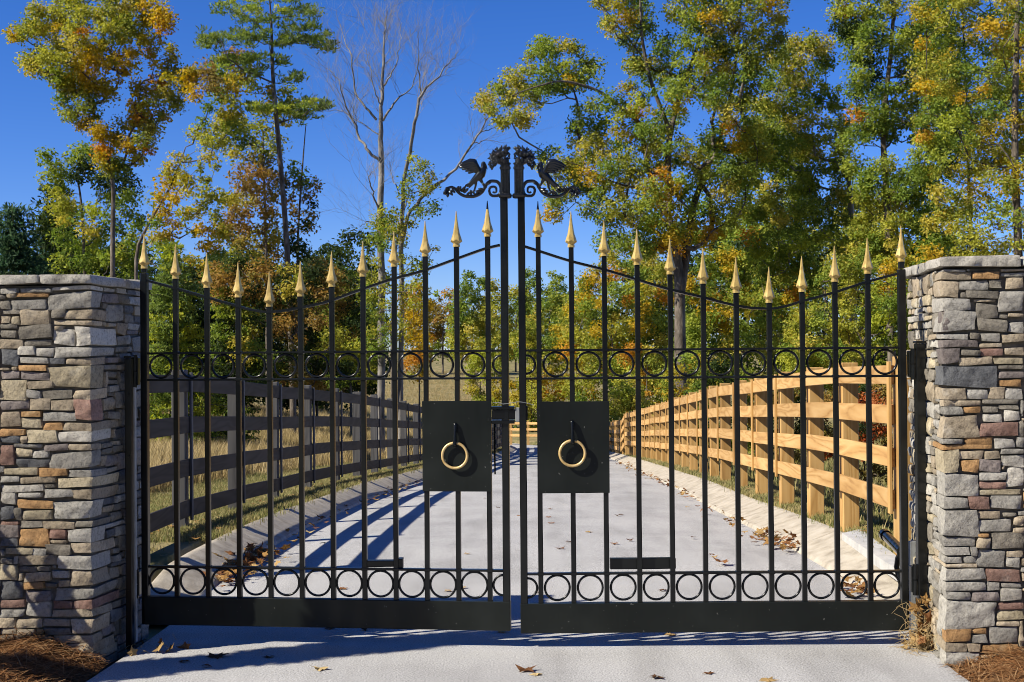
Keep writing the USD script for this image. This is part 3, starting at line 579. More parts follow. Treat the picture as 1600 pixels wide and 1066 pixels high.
    # latch box / brackets / hinges
    if side < 0:
        part('latch_box', boxm(*sorted([at(768, 0)[0], at(806, 0)[0]]), 6.985, 7.05, zpx(790, 655), zpx(790, 640), .003), m_iron, t)
        part('latch_strap', boxm(at(767, 0)[0], at(803.5, 0)[0], 6.975, 7.045, zpx(790, 639.5), zpx(790, 635), .002), m_iron, t)
        part('latch_strap', boxm(at(767, 0)[0], at(803.5, 0)[0], 6.975, 7.045, zpx(790, 662), zpx(790, 656.5), .002), m_iron, t)
        part('latch_tongue', boxm(at(804.5, 0)[0], at(811, 0)[0], 6.98, 7.03, zpx(810, 659), zpx(810, 637), .002), m_steel, t)
        part('latch_rod', tube([at(770.5, zpx(770, 662), -.03), at(771, zpx(770, 742), -.03)], .005, 6), m_iron, t)
        w = np.array([P(770+8*k, 629+(2.2*math.sin(k*.9) if k > 1 else 0)+k*.25, 6.972) for k in range(9)])
        part('tie_wire', tube(w, .0016, 5), m_steel, t)
        part('arm_bracket', boxm(at(569, 0)[0], at(625, 0)[0], 7.09, 7.14, zpx(597, 886.5), zpx(597, 876.5), .003), m_iron, t)
        part('arm_bracket', boxm(at(619, 0)[0], at(627, 0)[0], 7.08, 7.15, zpx(620, 890), zpx(620, 874), .003), m_iron, t)
    else:
        part('strike_plate', boxm(at(814, 0)[0], at(824, 0)[0], 7.021, 7.06, zpx(819, 657), zpx(819, 635), .003), m_iron, t)
        part('arm_bracket', boxm(at(951, 0)[0], at(1054, 0)[0], 7.018, 7.06, zpx(1000, 890.5), zpx(1000, 873.5), .003), m_iron, t)
    hx = -1 if side < 0 else 1
    for (ya, yb) in ((548, 590), (884, 925)) if side > 0 else ((558, 602), (892, 930)):
        c0 = at(hinge, 0) + np.array([hx*.052, .0, 0])
        za, zb = zpx(hinge, yb), zpx(hinge, ya)
        hp = part('hinge', boxm(c0[0]-.02, c0[0]+.02, c0[1]-.022, c0[1]+.022, za, zb, .004), m_iron, t)
        part('hinge_barrel', tube([[c0[0], c0[1]-.03, za-.012], [c0[0], c0[1]-.03, (za+zb)/2-.002], ], .016, 10), m_iron, hp, smooth=40)
        part('hinge_barrel', tube([[c0[0], c0[1]-.03, (za+zb)/2+.002], [c0[0], c0[1]-.03, zb+.012]], .016, 10), m_iron, hp, smooth=40)
    return t, at, zpx
LG, latL, zL = gate_leaf(-1, 'left black iron gate leaf with the latch box, gold spear tips and brass knocker')
RG, latR, zR_ = gate_leaf(1, 'right black iron gate leaf with gold spear tips, hung beside the sunlit wall')
# hinge posts on the walls
def hinge_post(x0, x1, y, z1, label):
    t = thing('hinge_post', label, 'gate post', ((x0+x1)/2, y, 0), 'square hinge posts of the gate')
    part('post_tube', boxm(x0, x1, y-.025, y+.025, -.02, z1, .004), m_iron, t)
    part('post_cap', boxm(x0-.003, x1+.003, y-.028, y+.028, z1+.001, z1+.014, .003), m_iron, t)
    for z in (.3, 1.05, z1-.2):
        part('wall_bolt', tube([[x0+(x1-x0)*.5, y-.034, z], [x0+(x1-x0)*.5, y-.0255, z]], .008, 8), m_iron, t)
pr0 = P(1431, 700, 6.98)[0]; pr1 = P(1445.5, 700, 6.98)[0]
hinge_post(pr0, pr1, 6.98, P(1438, 537, 6.98)[2], 'black square hinge post fixed to the sunlit right wall')
pl0 = P(197, 700, 7.14)[0]; pl1 = P(207, 700, 7.14)[0]
hinge_post(pl0, pl1, 7.14, P(203, 560, 7.14)[2], 'black square hinge post fixed to the shaded left wall')
t = thing('strap_post', 'narrow bare steel strap standing between left hinge post and gate', 'post', (P(211, 700, 7.2)[0], 7.2, 0))
part('strap', boxm(P(208.5, 700, 7.2)[0], P(212.5, 700, 7.2)[0], 7.19, 7.215, 0, P(211, 605, 7.2)[2], .002), m_slab, t)
t = thing('opener_post', 'grey steel post plate behind the right hinge stile carrying the gate opener', 'post', (P(1429, 850, 7.35)[0], 7.35, 0))
part('post_plate', boxm(P(1421.5, 850, 7.35)[0], P(1438, 850, 7.35)[0], 7.34, 7.38, 0, P(1430, 846, 7.35)[2], .003), m_steel, t)
part('base_plate', boxm(P(1415, 850, 7.35)[0], P(1442, 850, 7.35)[0], 7.3, 7.42, -.01, .012, .003), m_steel, t)
t = thing('gate_opener', 'blue-black hydraulic gate opener arm behind the right leaf', 'gate opener', P(1400, 860, 7.6))
a, b = P(1380, 833, 8.0), P(1409, 862, 7.45)
d = (b-a)/np.linalg.norm(b-a)
part('cylinder', tube([a+d*.08, b], .030, 14), m_cast, t, smooth=40)
part('cylinder_end', tube([a+d*.04, a+d*.095], .036, 14), m_cast, t, smooth=40)
part('rod_eye', tube([a-d*.02, a+d*.045], .018, 10), m_steel, t, smooth=40)
part('hose', tube([b, P(1403, 872, 7.5), P(1401, 886, 7.5), P(1404, 902, 7.48), P(1411, 912, 7.45)], .016, 8), m_iron, t, smooth=True)
t = thing('concrete_pad', 'pale concrete strip in the grass behind the right kerb', 'concrete strip', P(1365, 868, 9))
c = [P(1316, 846, 10.1), P(1345, 841, 10.4), P(1426, 886, 8.35), P(1414, 898, 8.1)]
c = [np.array([q[0], q[1], float(ZR(q[1]))+.11]) for q in c]
part('pad', hexa(c+[q+np.array([0, 0, .075]) for q in c]), m_slab, t)

# ------------------------------------------------------------------ fences
def fence(label, ds, X, side, height, centers, bh, pw, mh, mv, bat, last=9e9, wig=0):
    """side: -1 boards on the left face of the posts as seen along the drive, +1 on the right face"""
    t = thing('board_fence', label, 'fence', (float(X(ds[0])), ds[0], float(ZR(ds[0]))+.15))
    r = np.random.default_rng(5)
    gz = lambda d: float(ground_z(X(d), d)) if d < 84 else float(ground_z(X(d), d))
    pos = []
    for d in ds:
        x = float(X(d)); tx = (float(X(d+.1))-float(X(d-.1)))/.2; tn = np.array([tx, 1, 0.])/math.hypot(tx, 1); nn = np.array([tn[1], -tn[0], 0])*side
        z = gz(d); pos.append((np.array([x, d, z]), tn, nn))
    hw = pw/2
    tilt = []
    for p, tn, nn in pos:
        h = height + r.uniform(-.012, .012)
        part('post', beam(p+np.array([0, 0, -.25]), p+np.array([r.uniform(-.006, .006), r.uniform(-.006, .006), h]), pw*r.uniform(.97, 1.03), pw, up=tn, ch=.004), mv, t)
    for k in range(len(pos)-1):
        (p, tn, nn), (q, tq, nq) = pos[k], pos[k+1]
        for c in centers:
            a = p+nn*(hw+.0145)+np.array([0, 0, height-c+r.uniform(-.006, .006)]); b = q+nq*(hw+.0145)+np.array([0, 0, height-c+r.uniform(-.006, .006)])
            g = (b-a)/np.linalg.norm(b-a)
            part('rail_board', beam(a+g*.0015, b-g*.0015, .027, bh*r.uniform(.97, 1.02), ch=.003), mh, t)
    for p, tn, nn in pos:
        a = p+nn*(hw+.0285+.0105); c = centers
        part('batten', beam(a+np.array([0, 0, height-c[-1]-bh*.5-.03]), a+np.array([0, 0, height-c[0]+bh*.5+.02]), bat, .02, up=nn, ch=.002), mv, t)
    return t
XL = PI([7, 9, 11.05, 13.1, 15, 17.1, 18.9, 20.7, 22.5, 26.7, 36, 46, 56, 66, 74], [-2.88, -2.86, -2.87, -2.86, -2.82, -2.74, -2.62, -2.52, -2.42, -2.27, -1.8, -1.2, -.7, -.55, -2.4])
XR = PI([7, 9, 10.6, 11.8, 15, 18.2, 19.5, 23.1, 30, 40, 50, 58, 66, 71.5], [2.76, 2.76, 2.79, 2.81, 2.92, 3.02, 3.08, 3.24, 3.5, 3.76, 3.86, 3.84, 3.3, 2.45])
dl = [8.95, 11.05, 13.15, 15.05, 17.05, 18.9, 20.7, 22.45, 24.55, 26.7] + list(np.arange(28.8, 67, 2.15))
dr = [9.02, 10.63, 11.92, 13.4, 15.05, 16.6, 18.2, 19.6, 21.2, 22.9] + list(np.arange(24.5, 71, 1.62))
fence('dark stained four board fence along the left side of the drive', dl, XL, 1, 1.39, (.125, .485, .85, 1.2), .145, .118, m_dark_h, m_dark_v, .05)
fence('new yellow pine four board fence along the right side of the drive', dr, XR, -1, 1.40, (.115, .405, .705, 1.0), .135, .135, m_pine_h, m_pine_v, .055)
# the same kind of fence across the foot of the drive
def far_fence():
    t = thing('board_fence', 'short far run of pale pine fence crossing the foot of the drive', 'fence', (1.5, 74, -4))
    pts = [(2.35, 71.8), (1.75, 73.2), (.9, 74.4), (-.1, 75.4), (-1.3, 76.2), (-2.6, 77)]
    prev = None
    for x, y in pts:
        p = np.array([x, y, float(ground_z(x, y))+.25])
        part('post', beam(p-np.array([0, 0, .5]), p+np.array([0, 0, 1.25]), .14, .14, up=(0, 1, 0)), m_pine_v, t)
        if prev is not None:
            for h in (.4, .75, 1.1): part('rail_board', beam(prev+np.array([0, -.09, h]), p+np.array([0, -.09, h]), .03, .14), m_pine_h, t)
        prev = p
far_fence()

# ------------------------------------------------------------------ trees
DENS = 13.0; LEAFGAIN = np.array([4.25, 3.7, 3.1])
PAL = dict(
    olive=[(.085, .10, .018), (.11, .125, .022), (.065, .085, .016), (.14, .135, .03)],
    green=[(.05, .08, .015), (.068, .098, .018), (.04, .066, .014), (.09, .115, .022)],
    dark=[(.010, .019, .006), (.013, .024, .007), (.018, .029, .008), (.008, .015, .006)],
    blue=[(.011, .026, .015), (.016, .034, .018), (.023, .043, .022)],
    gold=[(.13, .105, .013), (.155, .12, .015), (.115, .108, .016), (.095, .10, .016)],
    orange=[(.155, .085, .014), (.17, .095, .016), (.13, .085, .016), (.14, .10, .018)],
    red=[(.16, .045, .018), (.14, .055, .02), (.12, .05, .02)],
    rust=[(.080, .060, .020), (.10, .070, .022), (.07, .062, .020), (.075, .072, .020)],
    lime=[(.10, .125, .018), (.12, .14, .022), (.085, .11, .018)],
    pine=[(.045, .070, .018), (.060, .085, .020), (.034, .056, .016)],
    straw=[(.30, .22, .10), (.24, .17, .08), (.35, .27, .14)])
def unit(v): return v/np.maximum(np.linalg.norm(v, axis=-1, keepdims=True), 1e-9)
def leaves(centres, radii, counts, size, pals, r, flat=.8, aspect=.62, up=.5, shell=.45, needle=False, droop=0):
    """one folded four-sided leaf per point, spread through clumps; pals: (n, 3) colour sets per clump"""
    idx = np.repeat(np.arange(len(centres)), counts)
    n = len(idx)
    # each clump holds a few sprays, and leaves sit along the sprays
    d = unit(r.normal(size=(n, 3))); d[:, 2] *= 1
    u = r.random(n)**shell
    c = np.asarray(centres)[idx]; R = np.asarray(radii)[idx]
    key = r.normal(size=(len(centres), 7, 3)); spray = unit(key)[idx, r.integers(0, 7, n)]
    d = unit(d*.75 + spray*.85)
    off = d*(u*R)[:, None]*(.8+.45*r.random(n))[:, None]; off[:, 2] *= flat
    p = c + off
    nrm = unit(np.array([0, 0, 1.])*up + d*.45 + r.normal(size=(n, 3))*.55)
    ax = unit(np.cross(nrm, r.normal(size=(n, 3)))) 
    if needle: ax = unit(d*.9 + r.normal(size=(n, 3))*.5 + np.array([0, 0, .35-droop]))
    s = size*(.65+.7*r.random(n))
    sd = unit(np.cross(nrm, ax)); 
    a = p - ax*(s*.5)[:, None]; b = p + ax*(s*.5)[:, None]
    w = (s*aspect*.5)[:, None]; mid = p + ax*(s*.05)[:, None]
    l = mid - sd*w + nrm*w*.45; q = mid + sd*w + nrm*w*.45
    V = np.stack([a, l, b, q], 1).reshape(-1, 3)
    k = np.arange(n)[:, None]*4
    F = np.stack([k+[[0, 2, 1]], k+[[0, 3, 2]]], 1).reshape(-1, 3)
    k4 = np.asarray(pals).shape[1]
    col = np.asarray(pals)[idx, np.where(r.random(n) < .72, r.integers(0, k4, len(centres))[idx], r.integers(0, k4, n))]*(.9+.2*r.random((n, 1)))*LEAFGAIN
    return V, F, np.repeat(col, 4, 0)
def skeleton(trunk, tr, clumps, r, up=.25, tip=.012, power=.46, wig=.06):
    """a trunk polyline and limbs grown out to every clump; a tapering tube per limb"""
    tr = np.asarray(tr, float); pts, par, rad0 = [], [], []
    L = np.concatenate([[0], np.cumsum(np.linalg.norm(np.diff(trunk, axis=0), axis=1))])
    ss = np.linspace(0, L[-1], max(8, int(L[-1]/.45)))
    tp = np.stack([PI(L, np.asarray(trunk)[:, k])(ss) for k in range(3)], 1); trr = np.interp(ss, L, tr)
    pts = [q for q in tp]; par = [-1]+list(range(len(tp)-1)); base = list(trr); nT = len(tp)
    cnt = np.zeros(nT+len(clumps)*8)
    order = np.argsort([np.min(np.linalg.norm(tp-c, axis=1)) for c in clumps]) if len(clumps) else []
    chains = []
    for ci in order:
        c = clumps[ci]; Pn = np.array(pts); d = Pn - c; dist = np.linalg.norm(d, axis=1)
        hz = np.linalg.norm(d[:, :2], axis=1)
        cost = dist + 1.2*np.maximum(0, Pn[:, 2]-(c[2]-up*hz)) + (Pn[:, 2] < tp[0][2]+.22*(tp[-1][2]-tp[0][2]))*1.5
        k = int(np.argmin(cost)); a = Pn[k]; m = max(2, min(6, int(dist[k]/.5)+1))
        ch = [k]
        for i in range(1, m+1):
            t = i/m; q = a + (c-a)*t + np.array([0, 0, -.12*dist[k]*math.sin(math.pi*t)]) + r.normal(size=3)*wig*dist[k]*(t < 1)
            pts.append(q); par.append(ch[-1]); base.append(0); ch.append(len(pts)-1)
        chains.append(ch)
    n = len(pts); cnt = np.zeros(n); 
    for ch in chains: cnt[ch[-1]] += 1
    for i in range(n-1, 0, -1):
        if par[i] >= 0: cnt[par[i]] += cnt[i]
    R = tip*np.maximum(cnt, 1)**power
    R[:nT] = np.array(base[:nT])
    mb = MB(); mb.add(*tube(tp, trr, 9))
    for ch in chains:
        rr = np.array([min(R[ch[1]], R[ch[0]]*.8)]+[R[i] for i in ch[1:]]); rr[-1] *= .5
        mb.add(*tube(np.array(pts)[ch], rr, 5))
    return mb.get()
def poisson(poly, s, r, n=4000):
    P_ = Polygon(poly).buffer(0); x0, y0, x1, y1 = P_.bounds; out = []
    k = int((x1-x0)*(y1-y0)/s/s*14)
    for x, y in zip(r.uniform(x0, x1, k), r.uniform(y0, y1, k)):
        if out and np.min((np.array(out)-[x, y])**2 @ [1, 1]) < s*s: continue
        if P_.contains(Point(x, y)): out.append((x, y))
    return np.array(out), P_
def crown_clumps(poly, D, s, r, layers=2, thick=.75, skip=0.0):
    pts, P_ = [], None
    for k in range(layers):
        q, P_ = poisson(poly, s, r); pts.append(q)
    q = np.vstack(pts); 
    if skip:                                      # gaps: leave out patches
        nz = meshkit.fbm(np.stack([q[:, 0]/(s*2.6), q[:, 1]/(s*2.6), np.full(len(q), D*3.3)], 1), 2)
        q = q[nz > np.quantile(nz, skip)]
    ed = np.array([P_.exterior.distance(Point(*z)) for z in q]); half = max(ed.max(), 1)
    wid = math.sqrt(P_.area/math.pi)*D/FPX
    dd = r.uniform(-1, 1, len(q))*np.sqrt(np.clip(1-(1-ed/half)**2, 0.04, 1))*wid*thick
    return P2(q[:, 0], q[:, 1], D+dd), q
def ground_under(px, D):
    x = P(px, 600, D)[0]; return np.array([x, D, float(ground_z(x, D))-.15])
def trunk_path(pxs, D, dz=0):
    q = [ground_under(pxs[0][0], D)]
    for k, (x, y) in enumerate(pxs[1:]):
        q.append(P(x, y, D + dz*k))
    return np.array(q)
def palette(names, q, r, hi=None):
    """colour set per clump; neighbouring clumps share a colour"""
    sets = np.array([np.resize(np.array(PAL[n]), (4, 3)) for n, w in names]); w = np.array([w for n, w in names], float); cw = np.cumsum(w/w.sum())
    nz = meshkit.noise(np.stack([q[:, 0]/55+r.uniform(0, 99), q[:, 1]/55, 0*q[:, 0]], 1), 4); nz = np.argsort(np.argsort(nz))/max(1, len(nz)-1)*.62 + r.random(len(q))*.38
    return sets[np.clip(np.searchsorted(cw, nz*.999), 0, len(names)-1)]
def tree(name, label, cat, D, trunk, tr, polys, pal, s=34, leaf=6.5, dens=1.0, layers=2, rad=.80, group=None, seed=0, bark=None, skip=.12, thick=.75, flat=.8, limbs=True, extra=None, tip=.014, kind=None, up=.5, aspect=.62, mat=None):
    r = np.random.default_rng(1000+seed)
    tp = trunk_path(trunk, D)
    t = thing(name, label, cat, tp[0], group)
    m = D/FPX; s *= .86; leaf *= .8; skip *= .8
    cs, qs = [], []
    for poly in polys:
        c, q = crown_clumps(poly, D, s, r, layers, thick, skip); cs.append(c); qs.append(q)
    c, q = np.vstack(cs), np.vstack(qs)
    gz = ground_z(c[:, 0], c[:, 1]); ok = c[:, 2] > gz+.1; c, q = c[ok], q[ok]
    lim = c if len(c) < 260 else c[r.permutation(len(c))[:260]]
    trk = skeleton(tp, np.asarray(tr)*m*.55, lim if limbs else lim[:0], r, tip=tip*.6, power=.43)
    part('trunk', trk, bark or m_bark, t, smooth=True)
    if extra: part('limb', extra(tp, r), bark or m_bark, t, smooth=True)
    R = s*rad*m*r.uniform(.6, 1.45, len(c))
    size = leaf*m
    cnt = np.maximum(4, (dens*DENS*(R/size)**2*r.uniform(.75, 1.25, len(c))).astype(int))
    V, F, col = leaves(c, R, cnt, size, palette(pal, q, r), r, flat=flat, up=up, aspect=aspect)
    part('crown', (V, F), mat or m_leaf, t, col=col)
    return t
TRI = lambda: None
# -- left of the drive
tree('maple_tree', 'tall maple turning gold and orange, standing behind the left stone wall', 'tree', 42, [(178, 640), (177, 520), (176, 400), (177, 300), (165, 235), (140, 190)], [8.5, 7.5, 7, 6, 4.5, 3],
     [[(8, 62), (55, 18), (110, -15), (200, -18), (258, 20), (274, 70), (300, 110), (290, 150), (262, 182), (225, 190), (200, 165), (150, 140), (95, 130), (55, 105)], [(95, 125), (150, 140), (165, 185), (130, 200), (100, 172)], [(145, 190), (225, 180), (250, 215), (205, 262), (170, 275), (150, 235)]],
     [('gold', 2.2), ('orange', .4), ('gold', 1.2), ('olive', 3.8), ('green', .8)], s=25, leaf=6.2, seed=1, skip=.12, dens=1.1, layers=3)
tree('hardwood_tree', 'dark green tree filling in below the tall gold maple', 'tree', 47, [(135, 640), (134, 500), (128, 330), (118, 260)], [6, 5, 3.5, 2],
     [[(62, 238), (82, 232), (100, 262), (150, 225), (205, 280), (225, 330), (215, 430), (205, 560), (110, 600), (95, 430), (90, 340)]], [('dark', 2), ('green', 2.4), ('olive', 1), ('lime', .5)], s=27, seed=2, skip=.1, layers=3)
def conifer(name, label, cat, D, x, ytop, half, ybot, pal, seed, group=None, leaf=7, dens=1, tiers=15, taper=1.0, flat=.45):
    r = np.random.default_rng(2000+seed); m = D/FPX
    b = ground_under(x, D); top = P(x, ytop, D); tp = np.array([b, b*.5+top*.5+[.05, 0, 0], top])
    t = thing(name, label, cat, b, group)
    c, q, ends = [], [], []
    zb = P(x, ybot, D)[2]; H = top[2]-zb; Rm = half*m
    mb = MB(); mb.add(*tube(tp, [max(.09, H*.014), H*.009, .015], 7))
    for k in range(tiers):
        f = (k+.3*r.random())/tiers; z = zb + H*f; Rk = Rm*(1-f)**taper*(.8+.4*r.random()); n = max(3, int(9*(1-f)+3)); o = r.random()*6.3
        for a in range(n):
            an = o+a*2*np.pi/n+r.normal()*.2; rr = Rk*(.75+.4*r.random()); axp = np.array([b[0]+(top[0]-b[0])*f, b[1], z])
            e = axp + np.array([math.cos(an)*rr, math.sin(an)*rr, rr*.06-.02*rr*rr])
            mb.add(*tube([axp, axp*.5+e*.5+[0, 0, .05*rr], e], [.02+.012*rr, .015, .005], 4))
            for w in np.arange(.35 if rr > .5 else .6, 1.01, .22):
                c.append(axp+(e-axp)*w); q.append((x+(c[-1][0]-b[0])/m, 600-z/m))
    c, q = np.array(c), np.array(q); part('trunk', mb.get(), m_bark, t)
    R = np.full(len(c), Rm*.24)*r.uniform(.7, 1.25, len(c)); size = leaf*m
    cnt = np.maximum(5, (dens*5*(R/size)**2).astype(int))
    V, F, col = leaves(c, R, cnt, size, palette(pal, q, r), r, flat=flat, aspect=.34, needle=True, droop=.3)
    part('crown', (V, F), m_leaf, t, col=col); return t
conifer('white_pine', 'dark blue-green pine above the left end of the left stone wall', 'tree', 50, 20, 318, 112, 660, [('blue', 3), ('dark', 1)], 1, leaf=9, dens=1.5, tiers=17)
conifer('white_pine', 'dark pine with a ragged top between the wall end and the gold maple', 'tree', 54, 88, 284, 118, 660, [('blue', 2), ('dark', 2)], 2, leaf=9, dens=1.5, tiers=18)
conifer('cedar_tree', 'bright green cedar just behind the left end of the gate', 'tree', 31, 268, 372, 78, 690, [('pine', 2), ('lime', .8), ('green', 1)], 3, leaf=6.5, dens=1.7, tiers=20, taper=.75)
conifer('cedar_tree', 'deep green cedar behind the fourth spear of the left gate leaf', 'tree', 33, 352, 440, 62, 690, [('green', 2), ('dark', 1.6), ('pine', .6)], 4, leaf=6.5, dens=1.6, tiers=17, taper=.75)
# the tall pine with its flat layers
def tall_pine():
    D, m = 45, 45/FPX; r = np.random.default_rng(77)
    tp = trunk_path([(458, 660), (449, 400), (436, 230), (426, 110), (424, 40), (420, -15)], D)
    t = thing('tall_pine', 'tall straight pine with flat green layers at the very top', 'tree', tp[0])
    pads = [(425, -5, 75), (375, 12, 75), (465, 18, 80), (400, 30, 60), (345, 58, 62), (395, 55, 60), (420, 64, 66), (470, 40, 60), (335, 70, 40), (487, 60, 62), (508, 71, 40), (455, 62, 45), (368, 94, 55), (345, 102, 40), (437, 95, 34), (402, 88, 40), (432, 172, 62), (405, 165, 40), (490, 158, 46), (478, 172, 40), (462, 180, 40), (500, 165, 26), (450, 120, 34), (395, 110, 34)]
    c, q = [], []
    for x, y, w in pads:
        for k in range(int(w/3.2)):
            px, py = x+r.uniform(-.5, .5)*w, y+r.normal()*4.5; c.append(P(px, py, D+r.uniform(-1, 1)*w*m*.8)); q.append((px, py))
    c, q = np.array(c), np.array(q)
    ends = np.array([P(x, y+5, D+r.uniform(-.6, .6)*w*m) for x, y, w in pads])
    part('trunk', skeleton(tp, np.array([9.5, 8, 7, 5.2, 3.5, 1.5])*m*.55, ends, r, up=.05, tip=.018, power=.4), m_bark, t, smooth=True)
    R = np.full(len(c), 12*m)*r.uniform(.7, 1.3, len(c)); size = 8.5*m
    V, F, col = leaves(c, R, np.full(len(c), 36), size*.85, palette([('pine', 3), ('lime', .3), ('green', 1.6)], q, r), r, flat=.42, aspect=.26, needle=True, droop=-.1)
    part('crown', (V, F), m_leaf, t, col=col)
tall_pine()
tree('oak_tree', 'yellow green oak with pale arching limbs left of the tall pine', 'tree', 40, [(212, 660), (213, 400), (232, 350), (262, 300), (290, 230)], [6, 5.2, 4, 3, 1.5],
     [[(292, 112), (335, 105), (372, 130), (375, 190), (345, 230), (330, 290), (350, 340), (345, 420), (260, 420), (235, 330), (262, 262), (282, 190)]], [('olive', 3), ('gold', 1.6), ('green', 1.2), ('rust', 1)], s=25, seed=5, skip=.2, dens=1.1)
tree('hardwood_tree', 'thin rusty leaved hardwood just left of the tall pine trunk', 'tree', 47, [(418, 660), (417, 480), (414, 330), (410, 190)], [5.5, 5, 4, 1.5],
     [[(335, 115), (380, 85), (440, 105), (468, 140), (440, 200), (432, 260), (425, 330), (440, 420), (380, 440), (345, 340), (375, 280), (350, 200)]], [('rust', 3), ('olive', 2), ('green', 1), ('gold', .8)], s=25, seed=6, skip=.2, dens=1.05)
tree('hardwood_tree', 'slim dark hardwood just right of the tall pine trunk', 'tree', 48, [(470, 660), (465, 400), (472, 270), (478, 195)], [4.5, 3.6, 2.4, 1.2],
     [[(440, 265), (470, 250), (486, 300), (492, 350), (515, 380), (500, 430), (505, 470), (440, 480), (452, 380)]], [('dark', 1.5), ('rust', 1.6), ('green', 1.2)], s=24, seed=7, skip=.22, dens=.85)
tree('understory_tree', 'brownish olive understory tree behind the lowest dip of the left leaf', 'tree', 33, [(470, 680), (468, 560), (455, 470), (440, 430)], [4, 3.4, 2.4, 1.2],
     [[(335, 430), (390, 405), (440, 420), (500, 425), (548, 440), (560, 500), (540, 585), (470, 610), (375, 605), (350, 520)]], [('rust', 2.8), ('dark', 2.2), ('olive', 1.2), ('green', .8), ('red', .2)], s=27, leaf=5.8, seed=8, skip=.1, layers=3)
tree('understory_tree', 'round yellow green tree behind the ninth spear of the left leaf', 'tree', 52, [(548, 660), (548, 560), (546, 470)], [4, 3, 1.5],
     [[(500, 450), (535, 420), (575, 432), (592, 480), (590, 590), (505, 600)]], [('olive', 2), ('green', 1.8), ('dark', .8)], s=28, seed=9, layers=3, skip=.05)
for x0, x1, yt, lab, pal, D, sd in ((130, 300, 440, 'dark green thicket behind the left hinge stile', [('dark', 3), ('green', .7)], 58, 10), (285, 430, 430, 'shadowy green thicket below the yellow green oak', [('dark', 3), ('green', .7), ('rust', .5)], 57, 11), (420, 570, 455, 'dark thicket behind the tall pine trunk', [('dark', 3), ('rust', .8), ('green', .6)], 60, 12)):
    tree('thicket', lab, 'shrub', D, [((x0+x1)/2, 660), ((x0+x1)/2, 560), ((x0+x1)/2+4, 480)], [4, 3, 1.5], [[(x0, 520), (x0+30, yt), ((x0+x1)/2, yt-18), (x1-30, yt+6), (x1, 520), (x1, 625), (x0, 625)]], pal, s=30, leaf=7, seed=sd, layers=3, skip=0)
